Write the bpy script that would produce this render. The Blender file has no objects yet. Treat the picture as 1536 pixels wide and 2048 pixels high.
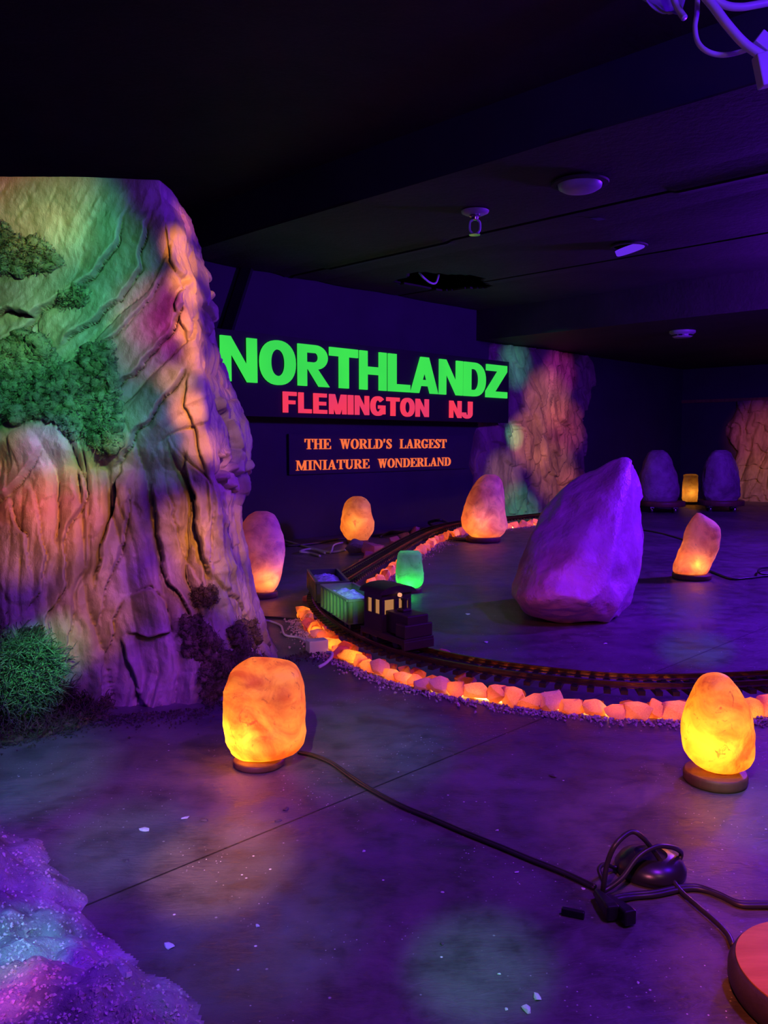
import bpy, bmesh, math, random
import numpy as np
from mathutils import Vector, Matrix
from mathutils.bvhtree import BVHTree

random.seed(7)
rng = np.random.default_rng(7)
scene = bpy.context.scene
C = scene.collection

# ------------------------------------------------------------------ camera
F_PX = 1640.0
CAM_H = 0.75
PITCH = math.atan(141.0 / F_PX)
cam_data = bpy.data.cameras.new('camera')
cam = bpy.data.objects.new('camera', cam_data)
C.objects.link(cam)
cam.location = (0, 0, CAM_H)
cam.rotation_euler = (math.pi / 2 - PITCH, 0, 0)
cam_data.sensor_fit = 'VERTICAL'
cam_data.sensor_height = 36.0
cam_data.sensor_width = 27.0
cam_data.lens = 36.0 * F_PX / 2048.0
cam_data.clip_start = 0.02
cam_data.clip_end = 60
scene.camera = cam

FWD = Vector((0, math.cos(PITCH), -math.sin(PITCH)))
UPV = Vector((0, math.sin(PITCH), math.cos(PITCH)))
EYE = Vector((0, 0, CAM_H))


def ray(px, py):
    return FWD * F_PX + Vector((1, 0, 0)) * (px - 768) + UPV * (1024 - py)


def gp(px, py, z=0.0):
    """point of the horizontal plane at height z seen at that place"""
    d = ray(px, py)
    return EYE + d * ((z - CAM_H) / d.z)


def at_y(px, py, Y):
    d = ray(px, py)
    return EYE + d * (Y / d.y)


def proj(p):
    q = Vector(p) - EYE
    w = q.dot(FWD)
    return 768 + F_PX * q.x / w, 1024 - F_PX * q.dot(UPV) / w


# room axes: U runs along the sign wall (away to the right), V into that wall
TH = math.radians(44.65)
U2 = Vector((math.sin(TH), math.cos(TH), 0))
V2 = Vector((-math.cos(TH), math.sin(TH), 0))
WALL_V = 4.90      # sign wall
WALL_U = 10.6      # far right wall
SOFF_U = 2.98      # edge where the ceiling drops
SEAM_A, SEAM_B = 3.94, 5.12
BULK_U = 6.2
Z_LOW, Z_HIGH, Z_BULK = 1.98, 2.22, 1.70


def room(u, v, z=0.0):
    p = U2 * u + V2 * v
    return Vector((p.x, p.y, z))


def on_wall(px, py, off=0.0):
    """(u, z) on the sign wall plane, off metres in front of it"""
    d = ray(px, py)
    t = (WALL_V - off - EYE.dot(V2)) / d.dot(V2)
    p = EYE + d * t
    return p.dot(U2), p.z


# ------------------------------------------------------------------ world, view, lights
world = bpy.data.worlds.new('world')
scene.world = world
world.use_nodes = True
bg = world.node_tree.nodes['Background']
bg.inputs[0].default_value = (0.18, 0.05, 0.55, 1)
bg.inputs[1].default_value = 0.012
scene.view_settings.view_transform = 'Standard'
scene.view_settings.look = 'None'
scene.view_settings.gamma = 1.0
scene.view_settings.exposure = 0.0
scene.view_settings.use_curve_mapping = False

UV = (0.16, 0.012, 1.0)
VIOLET = (0.30, 0.02, 1.0)
MAGENTA = (1.0, 0.06, 0.55)
RED = (1.0, 0.16, 0.08)
ORANGE = (1.0, 0.32, 0.03)
AMBER = (1.0, 0.50, 0.16)
GREEN = (0.10, 1.0, 0.34)
TEAL = (0.10, 0.85, 0.55)
PINK = (1.0, 0.22, 0.38)


def point_light(name, loc, color, power, radius=0.1):
    l = bpy.data.lights.new(name, 'POINT')
    l.color = color
    l.energy = power
    l.shadow_soft_size = radius
    o = bpy.data.objects.new(name, l)
    C.objects.link(o)
    o.location = loc
    return o


def spot_light(name, loc, target, color, power, deg, blend=1.0, radius=0.02):
    l = bpy.data.lights.new(name, 'SPOT')
    l.color = color
    l.energy = power
    l.spot_size = math.radians(deg)
    l.spot_blend = blend
    l.shadow_soft_size = radius
    o = bpy.data.objects.new(name, l)
    C.objects.link(o)
    o.location = loc
    o.rotation_euler = (Vector(target) - Vector(loc)).to_track_quat('-Z', 'Y').to_euler()
    return o


def area_light(name, loc, target, color, power, sx, sy):
    l = bpy.data.lights.new(name, 'AREA')
    l.shape = 'RECTANGLE'
    l.size, l.size_y = sx, sy
    l.color = color
    l.energy = power
    o = bpy.data.objects.new(name, l)
    C.objects.link(o)
    o.location = loc
    o.rotation_euler = (Vector(target) - Vector(loc)).to_track_quat('-Z', 'Y').to_euler()
    return o


# lights beyond the frame, mostly black lights; those marked added have no known fixture
point_light('uv_flood', (3.35, 4.9, 1.70), UV, 400, 0.15)
point_light('uv_flood_near', (1.85, 1.35, 1.95), (0.09, 0.002, 1.0), 100, 0.12)
spot_light('uv_fill_boulder', (1.75, 1.1, 1.9), (0.80, 3.45, 0.38), (0.27, 0.008, 1.0), 140, 34, 1.0, 0.08)  # added to turn the boulder's front violet
spot_light('uv_fill_floor', (0.9, 0.8, 2.1), (0.25, 1.65, 0.0), VIOLET, 130, 95, 1.0, 0.1)  # added so the near floor gets violet light
spot_light('uv_fill_side', (3.3, 3.1, 1.5), (1.05, 3.5, 0.42), (0.13, 0.006, 1.0), 480, 42, 1.0, 0.08)  # added to brighten the boulder's right face
spot_light('uv_spot_mound', (-0.9, 0.25, 1.1), (-0.62, 1.30, 0.05), (0.12, 0.004, 1.0), 125, 44, 1.0)
area_light('warm_fill', (0.9, 0.2, 1.5), (-0.6, 2.4, 0.8), (1.0, 0.52, 0.42), 2.8, 0.3, 0.3)  # added warm fill that lifts the rock face, no reflector stands there

# ------------------------------------------------------------------ noise (numpy)


def _hash(ix, iy, iz):
    h = (ix.astype(np.int64) * 374761393 + iy.astype(np.int64) * 668265263 + iz.astype(np.int64) * 2147483647) & 0xFFFFFFFF
    h = ((h ^ (h >> 13)) * 1274126177) & 0xFFFFFFFF
    h = (h ^ (h >> 16)) & 0xFFFFFFFF
    return h / 4294967295.0


def vn(x, y, z=0.0):
    x, y, z = np.broadcast_arrays(np.asarray(x, float), np.asarray(y, float), np.asarray(z, float))
    x0, y0, z0 = np.floor(x), np.floor(y), np.floor(z)
    fx, fy, fz = x - x0, y - y0, z - z0
    fx, fy, fz = [f * f * f * (f * (f * 6 - 15) + 10) for f in (fx, fy, fz)]
    r = 0
    for dx in (0, 1):
        for dy in (0, 1):
            for dz in (0, 1):
                w = (fx if dx else 1 - fx) * (fy if dy else 1 - fy) * (fz if dz else 1 - fz)
                r = r + w * _hash(x0 + dx, y0 + dy, z0 + dz)
    return r * 2 - 1


def fbm(x, y, z=0.0, o=4):
    r, a, f = 0, 1.0, 1.0
    for i in range(o):
        r = r + a * vn(x * f + 17.3 * i, y * f - 9.1 * i, np.asarray(z) * f + 4.7 * i)
        a *= 0.5
        f *= 2.03
    return r


def sst(a, b, x):
    t = np.clip((x - a) / (b - a), 0, 1)
    return t * t * (3 - 2 * t)


# ------------------------------------------------------------------ materials


def new_mat(name):
    m = bpy.data.materials.new(name)
    m.use_nodes = True
    nt = m.node_tree
    nt.nodes.clear()
    out = nt.nodes.new('ShaderNodeOutputMaterial')
    return m, nt, out


def N(nt, kind, **kw):
    n = nt.nodes.new(kind)
    for k, v in kw.items():
        if k in n.inputs.keys():
            n.inputs[k].default_value = v
        else:
            setattr(n, k, v)
    return n


def ramp(nt, src, stops):
    r = nt.nodes.new('ShaderNodeValToRGB')
    el = r.color_ramp.elements
    while len(el) > 1:
        el.remove(el[-1])
    for i, (p, c) in enumerate(stops):
        e = el[0] if i == 0 else el.new(p)
        e.position = p
        e.color = (*c, 1) if len(c) == 3 else c
    nt.links.new(src, r.inputs[0])
    return r


def surf(name, c1, c2, rough=0.6, scale=8.0, bump=0.3, bump_scale=40.0, bdist=0.01, spec=0.4, metallic=0.0, stretch=(1, 1, 1), coat=0.0):
    m, nt, out = new_mat(name)
    tc = N(nt, 'ShaderNodeTexCoord')
    mp = N(nt, 'ShaderNodeMapping')
    mp.inputs['Scale'].default_value = stretch
    nt.links.new(tc.outputs['Object'], mp.inputs[0])
    nz = N(nt, 'ShaderNodeTexNoise', Scale=scale, Detail=6.0, Roughness=0.6)
    nt.links.new(mp.outputs[0], nz.inputs['Vector'])
    r = ramp(nt, nz.outputs[0], [(0.3, c1), (0.7, c2)])
    p = N(nt, 'ShaderNodeBsdfPrincipled', Roughness=rough, Metallic=metallic)
    p.inputs['Specular IOR Level'].default_value = spec
    p.inputs['Coat Weight'].default_value = coat
    nt.links.new(r.outputs[0], p.inputs['Base Color'])
    if bump > 0:
        nb = N(nt, 'ShaderNodeTexNoise', Scale=bump_scale, Detail=6.0, Roughness=0.65)
        nt.links.new(mp.outputs[0], nb.inputs['Vector'])
        b = N(nt, 'ShaderNodeBump', Strength=bump, Distance=bdist)
        nt.links.new(nb.outputs[0], b.inputs['Height'])
        nt.links.new(b.outputs[0], p.inputs['Normal'])
    nt.links.new(p.outputs[0], out.inputs[0])
    return m


def glow(name, color, strength, c2=None):
    m, nt, out = new_mat(name)
    e = N(nt, 'ShaderNodeEmission')
    e.inputs[0].default_value = (*color, 1)
    e.inputs[1].default_value = strength
    if c2:
        tc = N(nt, 'ShaderNodeTexCoord')
        nz = N(nt, 'ShaderNodeTexNoise', Scale=2.2, Detail=2.0)
        nt.links.new(tc.outputs['Object'], nz.inputs['Vector'])
        r = ramp(nt, nz.outputs[0], [(0.35, color), (0.68, c2)])
        nt.links.new(r.outputs[0], e.inputs[0])
    nt.links.new(e.outputs[0], out.inputs[0])
    return m


def salt(name, trans1, trans2, body1, body2, scale=14.0, mixfac=0.5, vein=(0.5, 0.2, 0.12), bump=0.5, bscale=30.0, bdist=0.01, rough=0.45):
    """crystal that lets light through: diffuse transmission with a cloudy, veined body"""
    m, nt, out = new_mat(name)
    tc = N(nt, 'ShaderNodeTexCoord')
    info = N(nt, 'ShaderNodeObjectInfo')
    vm = N(nt, 'ShaderNodeVectorMath', operation='MULTIPLY_ADD')
    nt.links.new(info.outputs['Random'], vm.inputs[1])
    vm.inputs[0].default_value = (13, 7, 5)
    nt.links.new(tc.outputs['Object'], vm.inputs[2])
    src = vm.outputs[0]
    n1 = N(nt, 'ShaderNodeTexNoise', Scale=scale, Detail=5.0, Roughness=0.6, Distortion=0.8)
    nt.links.new(src, n1.inputs['Vector'])
    n2 = N(nt, 'ShaderNodeTexNoise', Scale=scale * 2.6, Detail=6.0, Roughness=0.7, Distortion=1.5)
    nt.links.new(src, n2.inputs['Vector'])
    rt = ramp(nt, n1.outputs[0], [(0.38, trans1), (0.60, trans2)])
    rv = ramp(nt, n2.outputs[0], [(0.30, (0, 0, 0)), (0.42, (1, 1, 1))])
    mixv = N(nt, 'ShaderNodeMix', data_type='RGBA')
    nt.links.new(rv.outputs[0], mixv.inputs[0])
    mixv.inputs[6].default_value = (trans1[0] * vein[0], trans1[1] * vein[1], trans1[2] * vein[2], 1)
    nt.links.new(rt.outputs[0], mixv.inputs[7])
    rb = ramp(nt, n1.outputs[0], [(0.3, body1), (0.7, body2)])
    p = N(nt, 'ShaderNodeBsdfPrincipled', Roughness=rough)
    p.inputs['Specular IOR Level'].default_value = 0.35
    nt.links.new(rb.outputs[0], p.inputs['Base Color'])
    t = N(nt, 'ShaderNodeBsdfTranslucent')
    nt.links.new(mixv.outputs[2], t.inputs['Color'])
    nb = N(nt, 'ShaderNodeTexNoise', Scale=bscale, Detail=5.0, Roughness=0.6)
    nt.links.new(src, nb.inputs['Vector'])
    b = N(nt, 'ShaderNodeBump', Strength=bump, Distance=bdist)
    nt.links.new(nb.outputs[0], b.inputs['Height'])
    nt.links.new(b.outputs[0], p.inputs['Normal'])
    mx = N(nt, 'ShaderNodeMixShader')
    mx.inputs[0].default_value = mixfac
    nt.links.new(p.outputs[0], mx.inputs[1])
    nt.links.new(t.outputs[0], mx.inputs[2])
    nt.links.new(mx.outputs[0], out.inputs[0])
    return m


M = {}
M['wall'] = surf('navy_black_wall_paint', (0.026, 0.022, 0.036), (0.040, 0.034, 0.055), 0.65, 1.5, 0.15, 60, 0.004, 0.25)
M['ceil'] = surf('black_ceiling_paint', (0.028, 0.020, 0.022), (0.05, 0.04, 0.04), 0.7, 2.5, 0.4, 30, 0.01, 0.25)
M['board'] = surf('black_board_paint', (0.012, 0.011, 0.014), (0.018, 0.016, 0.02), 0.6, 2, 0, spec=0.2)
M['void'] = surf('dark_void', (0.004, 0.004, 0.004), (0.006, 0.006, 0.006), 0.9, 3, 0, spec=0.0)
M['plaster'] = surf('rock_plaster', (0.19, 0.15, 0.13), (0.42, 0.36, 0.31), 0.46, 7, 0.55, 30, 0.016, 0.45, stretch=(1, 1, 0.6))
M['bark'] = surf('bark_plaster', (0.07, 0.05, 0.045), (0.26, 0.20, 0.17), 0.6, 5, 0.6, 22, 0.03, 0.35, stretch=(1, 1, 0.35))
M['moss'] = surf('dried_moss', (0.07, 0.095, 0.055), (0.36, 0.42, 0.27), 0.9, 30, 0.9, 160, 0.01, 0.1)
M['moss_brown'] = surf('brown_moss', (0.08, 0.065, 0.045), (0.24, 0.19, 0.12), 0.9, 30, 0.9, 160, 0.01, 0.1)
M['soil'] = surf('soil_litter', (0.035, 0.028, 0.022), (0.15, 0.12, 0.09), 0.9, 40, 0.9, 120, 0.01, 0.15)
M['mound'] = surf('gravel_plaster', (0.08, 0.06, 0.07), (0.50, 0.46, 0.50), 0.6, 12, 0.9, 90, 0.012, 0.4)
M['wood'] = surf('dark_wood', (0.10, 0.048, 0.026), (0.19, 0.095, 0.05), 0.5, 6, 0.2, 30, 0.004, 0.4, stretch=(1, 8, 1))
M['redwood'] = surf('red_wood', (0.42, 0.17, 0.05), (0.62, 0.28, 0.09), 0.45, 5, 0.2, 30, 0.004, 0.4, stretch=(1.2, 9, 1))
M['rim'] = surf('dark_wood_rim', (0.03, 0.02, 0.02), (0.075, 0.05, 0.048), 0.5, 12, 0.4, 40, 0.006, 0.4)
M['cord'] = surf('black_rubber', (0.020, 0.018, 0.017), (0.035, 0.03, 0.028), 0.38, 10, 0, spec=0.5)
M['white_plastic'] = surf('white_plastic', (0.62, 0.62, 0.66), (0.75, 0.75, 0.78), 0.35, 5, 0, spec=0.5)
M['grey_plastic'] = surf('grey_plastic', (0.30, 0.30, 0.33), (0.4, 0.4, 0.43), 0.4, 5, 0, spec=0.5)
M['black'] = surf('satin_black', (0.012, 0.011, 0.012), (0.02, 0.018, 0.02), 0.3, 8, 0, spec=0.5)
M['tie'] = surf('dark_brown_tie', (0.018, 0.012, 0.010), (0.035, 0.024, 0.018), 0.6, 20, 0.2, 80, 0.002, 0.3)
M['rail'] = surf('brass_rail', (0.20, 0.12, 0.07), (0.28, 0.17, 0.09), 0.35, 10, 0, metallic=1.0)
M['chrome'] = surf('chrome', (0.6, 0.6, 0.62), (0.7, 0.7, 0.72), 0.2, 5, 0, metallic=1.0)
M['car_green'] = surf('green_car_paint', (0.13, 0.24, 0.13), (0.19, 0.32, 0.18), 0.4, 14, 0.1, 60, 0.002, 0.5)
M['car_dark'] = surf('dark_green_car_paint', (0.04, 0.075, 0.05), (0.06, 0.10, 0.07), 0.4, 14, 0.1, 60, 0.002, 0.5)
M['engine'] = surf('maroon_black_engine_paint', (0.030, 0.014, 0.014), (0.05, 0.024, 0.022), 0.45, 10, 0, spec=0.4)
M['load'] = surf('pale_crystal_load', (0.36, 0.40, 0.85), (0.62, 0.66, 0.98), 0.25, 60, 0.8, 120, 0.006, 0.6)
M['window_glow'] = glow('lit_cab_window', (1.0, 0.42, 0.16), 0.42)
M['lamp_glow'] = glow('lit_marker_lamp', (1.0, 0.40, 0.22), 0.95)
M['strip'] = glow('warm_light_strip', (1.0, 0.42, 0.09), 15.0)
M['green_letter'] = glow('green_fluorescent_letter', (0.048, 0.78, 0.085), 1.0, (0.040, 0.68, 0.085))
M['red_letter'] = glow('red_fluorescent_letter', (1.0, 0.045, 0.085), 1.0, (0.72, 0.040, 0.16))
M['orange_letter'] = glow('orange_fluorescent_letter', (1.0, 0.17, 0.055), 0.95)
M['uv_disc'] = glow('uv_lamp_lens', (0.16, 0.03, 1.0), 0.75)
M['salt_orange'] = salt('orange_salt', (0.66, 0.14, 0.012), (1.0, 0.44, 0.04), (0.36, 0.15, 0.07), (0.60, 0.30, 0.16), 12, 0.62)
M['salt_violet'] = salt('violet_orange_salt', (0.62, 0.14, 0.03), (1.0, 0.36, 0.06), (0.50, 0.28, 0.36), (0.85, 0.60, 0.75), 10, 0.45)
M['salt_amber'] = salt('amber_salt', (0.75, 0.24, 0.05), (1.0, 0.42, 0.10), (0.36, 0.20, 0.16), (0.56, 0.36, 0.30), 9, 0.55)
M['salt_green'] = salt('pale_salt', (0.6, 0.85, 0.5), (0.8, 0.95, 0.7), (0.26, 0.17, 0.20), (0.48, 0.34, 0.38))
M['salt_gold'] = salt('gold_salt', (0.85, 0.42, 0.10), (1.0, 0.60, 0.18), (0.35, 0.25, 0.12), (0.6, 0.45, 0.25), 9)
M['salt_chunk'] = salt('pink_salt_chunk', (0.9, 0.22, 0.07), (1.0, 0.46, 0.15), (0.55, 0.34, 0.38), (0.80, 0.58, 0.60), 14, 0.55)
M['salt_big'] = salt('violet_grey_salt', (0.3, 0.15, 0.16), (0.4, 0.22, 0.22), (0.40, 0.17, 0.30), (0.62, 0.32, 0.55), 5.0, 0.12, bump=0.7, bscale=11, bdist=0.03, rough=0.4)
M['salt_dark'] = salt('dark_salt', (0.2, 0.1, 0.1), (0.3, 0.15, 0.15), (0.20, 0.13, 0.17), (0.42, 0.32, 0.40), 6.0, 0.1, bump=0.8, bscale=16, bdist=0.03)
M['chip'] = surf('pale_stone_chip', (0.55, 0.52, 0.55), (0.85, 0.82, 0.84), 0.35, 40, 0.3, 100, 0.002)
M['chip_dark'] = surf('dark_stone_chip', (0.05, 0.035, 0.04), (0.12, 0.09, 0.10), 0.5, 40, 0.3, 100, 0.002)
M['gravel'] = surf('salt_gravel', (0.25, 0.16, 0.19), (0.7, 0.55, 0.62), 0.4, 30, 0, spec=0.4)


def floor_mat():
    m, nt, out = new_mat('painted_plywood_floor')
    tc = N(nt, 'ShaderNodeTexCoord')
    src = tc.outputs['Object']
    n1 = N(nt, 'ShaderNodeTexNoise', Scale=1.6, Detail=7.0, Roughness=0.62)
    nt.links.new(src, n1.inputs['Vector'])
    base = ramp(nt, n1.outputs[0], [(0.28, (0.050, 0.042, 0.044)), (0.52, (0.105, 0.092, 0.096)), (0.75, (0.18, 0.16, 0.165))])
    # scuffs, dry dirt
    n2 = N(nt, 'ShaderNodeTexNoise', Scale=11.0, Detail=8.0, Roughness=0.7)
    nt.links.new(src, n2.inputs['Vector'])
    sc = ramp(nt, n2.outputs[0], [(0.36, (0.5, 0.48, 0.48)), (0.5, (1, 1, 1)), (0.66, (1.35, 1.3, 1.3))])
    mul = N(nt, 'ShaderNodeMix', data_type='RGBA', blend_type='MULTIPLY')
    mul.inputs[0].default_value = 0.8
    nt.links.new(base.outputs[0], mul.inputs[6])
    nt.links.new(sc.outputs[0], mul.inputs[7])
    col = mul.outputs[2]
    # white specks of crumbled salt
    for scale, lim, seed in ((85.0, 0.085, 0), (30.0, 0.05, 3)):
        vo = N(nt, 'ShaderNodeTexVoronoi', Scale=scale)
        vo.inputs['Randomness'].default_value = 1.0
        nt.links.new(src, vo.inputs['Vector'])
        sp = ramp(nt, vo.outputs['Distance'], [(0.0, (1, 1, 1)), (lim, (1, 1, 1)), (lim + 0.03, (0, 0, 0))])
        gate = N(nt, 'ShaderNodeTexNoise', Scale=4.0 + seed, Detail=3.0)
        nt.links.new(src, gate.inputs['Vector'])
        g = ramp(nt, gate.outputs[0], [(0.5, (0, 0, 0)), (0.62, (1, 1, 1))])
        mm = N(nt, 'ShaderNodeMath', operation='MULTIPLY')
        nt.links.new(sp.outputs[0], mm.inputs[0])
        nt.links.new(g.outputs[0], mm.inputs[1])
        mx = N(nt, 'ShaderNodeMix', data_type='RGBA')
        nt.links.new(mm.outputs[0], mx.inputs[0])
        nt.links.new(col, mx.inputs[6])
        mx.inputs[7].default_value = (0.8, 0.78, 0.8, 1)
        col = mx.outputs[2]
    # joints between the plywood sheets
    height = None
    for a, b in (((260, 1775), (870, 1525)), ((1300, 975), (1536, 1048))):
        A, B = gp(*a), gp(*b)
        nrm = Vector((-(B - A).y, (B - A).x, 0)).normalized()
        dot = N(nt, 'ShaderNodeVectorMath', operation='DOT_PRODUCT')
        nt.links.new(src, dot.inputs[0])
        dot.inputs[1].default_value = nrm
        s = N(nt, 'ShaderNodeMath', operation='SUBTRACT')
        nt.links.new(dot.outputs['Value'], s.inputs[0])
        s.inputs[1].default_value = A.dot(nrm)
        ab = N(nt, 'ShaderNodeMath', operation='ABSOLUTE')
        nt.links.new(s.outputs[0], ab.inputs[0])
        lt = N(nt, 'ShaderNodeMapRange')
        lt.inputs[1].default_value = 0.0012
        lt.inputs[2].default_value = 0.0032
        lt.inputs[3].default_value = 0.12
        lt.inputs[4].default_value = 1.0
        nt.links.new(ab.outputs[0], lt.inputs[0])
        mx = N(nt, 'ShaderNodeMix', data_type='RGBA', blend_type='MULTIPLY')
        mx.inputs[0].default_value = 1.0
        nt.links.new(col, mx.inputs[6])
        nt.links.new(lt.outputs[0], mx.inputs[7])
        col = mx.outputs[2]
    p = N(nt, 'ShaderNodeBsdfPrincipled')
    p.inputs['Specular IOR Level'].default_value = 0.45
    nt.links.new(col, p.inputs['Base Color'])
    rr = ramp(nt, n2.outputs[0], [(0.35, (0.34,) * 3), (0.65, (0.6,) * 3)])
    nt.links.new(rr.outputs[0], p.inputs['Roughness'])
    wv = N(nt, 'ShaderNodeTexNoise', Scale=26.0, Detail=5.0, Roughness=0.6, Distortion=1.2)
    mp = N(nt, 'ShaderNodeMapping')
    mp.inputs['Rotation'].default_value = (0, 0, math.radians(35))
    mp.inputs['Scale'].default_value = (1, 3.2, 1)
    nt.links.new(src, mp.inputs[0])
    nt.links.new(mp.outputs[0], wv.inputs['Vector'])
    b = N(nt, 'ShaderNodeBump', Strength=0.45, Distance=0.006)
    nt.links.new(wv.outputs[0], b.inputs['Height'])
    nt.links.new(b.outputs[0], p.inputs['Normal'])
    nt.links.new(p.outputs[0], out.inputs[0])
    return m


M['floor'] = floor_mat()

# ------------------------------------------------------------------ object helpers


class MB:
    """collects vertices and faces of one mesh"""

    def __init__(self):
        self.v, self.f = [], []

    def add(self, vs, fs):
        n = len(self.v)
        self.v.extend([tuple(x) for x in vs])
        self.f.extend([tuple(i + n for i in f) for f in fs])

    def box(self, c, half, ax=None):
        c = Vector(c)
        ax = ax or (Vector((1, 0, 0)), Vector((0, 1, 0)), Vector((0, 0, 1)))
        vs = []
        for sz in (-1, 1):
            for sx, sy in ((-1, -1), (1, -1), (1, 1), (-1, 1)):
                vs.append(c + ax[0] * half[0] * sx + ax[1] * half[1] * sy + ax[2] * half[2] * sz)
        self.add(vs, [(3, 2, 1, 0), (4, 5, 6, 7), (0, 1, 5, 4), (1, 2, 6, 5), (2, 3, 7, 6), (3, 0, 4, 7)])

    def tube(self, pts, r, n=8, cap=True, taper=None):
        pts = [Vector(p) for p in pts]
        up = Vector((0, 0, 1))
        rings = []
        prev = None
        for i, p in enumerate(pts):
            t = (pts[min(i + 1, len(pts) - 1)] - pts[max(i - 1, 0)]).normalized()
            a = prev - t * prev.dot(t) if prev is not None else up - t * up.dot(t)
            if a.length < 1e-4:
                a = Vector((1, 0, 0)) - t * t.x
            a.normalize()
            prev = a
            b = t.cross(a)
            rr = r if taper is None else r * taper[i]
            rings.append([p + (a * math.cos(k * 2 * math.pi / n) + b * math.sin(k * 2 * math.pi / n)) * rr for k in range(n)])
        vs = [v for ring in rings for v in ring]
        fs = []
        for i in range(len(pts) - 1):
            for k in range(n):
                fs.append((i * n + k, i * n + (k + 1) % n, (i + 1) * n + (k + 1) % n, (i + 1) * n + k))
        if cap:
            fs.append(tuple(reversed(range(n))))
            fs.append(tuple((len(pts) - 1) * n + k for k in range(n)))
        self.add(vs, fs)

    def lathe(self, c, prof, n=40, ax=None):
        """prof: (radius, height) pairs from bottom to top about axis 2"""
        c = Vector(c)
        ax = ax or (Vector((1, 0, 0)), Vector((0, 1, 0)), Vector((0, 0, 1)))
        vs, fs = [], []
        for r, h in prof:
            for k in range(n):
                a = 2 * math.pi * k / n
                vs.append(c + ax[0] * r * math.cos(a) + ax[1] * r * math.sin(a) + ax[2] * h)
        for i in range(len(prof) - 1):
            for k in range(n):
                fs.append((i * n + k, i * n + (k + 1) % n, (i + 1) * n + (k + 1) % n, (i + 1) * n + k))
        fs.append(tuple(reversed(range(n))))
        fs.append(tuple((len(prof) - 1) * n + k for k in range(n)))
        self.add(vs, fs)

    def prism(self, poly, place, depth):
        """poly in (a, b); place(a, b, off) gives the world point"""
        n = len(poly)
        vs = [place(a, b, depth) for a, b in poly] + [place(a, b, 0.0) for a, b in poly]
        fs = [tuple(range(n)), tuple(reversed(range(n, 2 * n)))]
        for i in range(n):
            j = (i + 1) % n
            fs.append((i, i + n, j + n, j))
        self.add(vs, fs)

    def build(self, name, m, parent=None, origin=None, smooth=True, angle=40, bevel=0.0):
        org = Vector(origin) if origin is not None else Vector((0, 0, 0))
        me = bpy.data.meshes.new(name)
        me.from_pydata([tuple(Vector(v) - org) for v in self.v], [], self.f)
        me.update()
        o = bpy.data.objects.new(name, me)
        C.objects.link(o)
        if parent is None:
            o.location = org
        else:
            o.parent = parent
        me.materials.append(m)
        finish(me, smooth, angle)
        if bevel > 0:
            bv = o.modifiers.new('bevel', 'BEVEL')
            bv.width = bevel
            bv.segments = 2
            bv.limit_method = 'ANGLE'
        return o


def finish(me, smooth=True, angle=40):
    bm = bmesh.new()
    bm.from_mesh(me)
    bmesh.ops.recalc_face_normals(bm, faces=bm.faces)
    if smooth:
        lim = math.radians(angle)
        for f in bm.faces:
            f.smooth = True
        for e in bm.edges:
            if len(e.link_faces) == 2 and e.calc_face_angle(0) > lim:
                e.smooth = False
    bm.to_mesh(me)
    bm.free()


def raw(name, verts, faces, m, parent=None, origin=(0, 0, 0), smooth=True, angle=180):
    org = Vector(origin)
    me = bpy.data.meshes.new(name)
    v = np.asarray(verts, float) - np.array(org)
    me.from_pydata(v.tolist(), [], faces)
    me.update()
    o = bpy.data.objects.new(name, me)
    C.objects.link(o)
    if parent is None:
        o.location = org
    else:
        o.parent = parent
    me.materials.append(m)
    if smooth:
        me.polygons.foreach_set('use_smooth', [True] * len(me.polygons))
        if angle < 180:
            finish(me, True, angle)
    return o


def tag(o, label=None, cat=None, group=None, kind=None):
    if label:
        o['label'] = label
    if cat:
        o['category'] = cat
    if group:
        o['group'] = group
    if kind:
        o['kind'] = kind
    return o


def empty(name, loc, label, cat, group=None):
    o = bpy.data.objects.new(name, None)
    C.objects.link(o)
    o.location = loc
    o.empty_display_size = 0.05
    return tag(o, label, cat, group)


def struct(o):
    o['kind'] = 'structure'
    return o


def smooth_path(pts, k=8):
    pts = [Vector(p) for p in pts]
    out = []
    for i in range(len(pts) - 1):
        p0, p1, p2, p3 = pts[max(i - 1, 0)], pts[i], pts[i + 1], pts[min(i + 2, len(pts) - 1)]
        for j in range(k):
            t = j / k
            out.append(0.5 * ((2 * p1) + (p2 - p0) * t + (2 * p0 - 5 * p1 + 4 * p2 - p3) * t * t + (3 * p1 - p0 - 3 * p2 + p3) * t ** 3))
    out.append(pts[-1])
    return out


def floor_cord(pxs, r, k=8, z=None):
    return smooth_path([gp(x, y, r if z is None else z) for x, y in pxs], k)


# ------------------------------------------------------------------ the room
mb = MB()
mb.add([(-7, -1.5, 0), (9, -1.5, 0), (9, 12.5, 0), (-7, 12.5, 0)], [(0, 1, 2, 3)])
struct(mb.build('floor', M['floor'], smooth=False))
mb = MB()
c = room(5.0, WALL_V + 0.06, 1.15)
mb.box(c, (5.66, 0.06, 1.15), (U2, V2, Vector((0, 0, 1))))
struct(mb.build('wall_back', M['wall'], smooth=False))
mb = MB()
mb.box(room(WALL_U + 0.06, 1.5, 1.15), (0.06, 3.46, 1.15), (U2, V2, Vector((0, 0, 1))))
struct(mb.build('wall_right', M['wall'], smooth=False))
mb = MB()
mb.box(room(WALL_U - 0.012, 1.5, 1.275), (0.012, 3.4, 0.02), (U2, V2, Vector((0, 0, 1))))
struct(mb.build('trim_1', M['wood'], smooth=False))
# upper ceiling
mb = MB()
mb.box(room(2.8, 0.0, Z_HIGH + 0.05), (8.2, 5.0, 0.05), (U2, V2, Vector((0, 0, 1))))
struct(mb.build('ceiling', M['ceil'], smooth=False))
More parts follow.
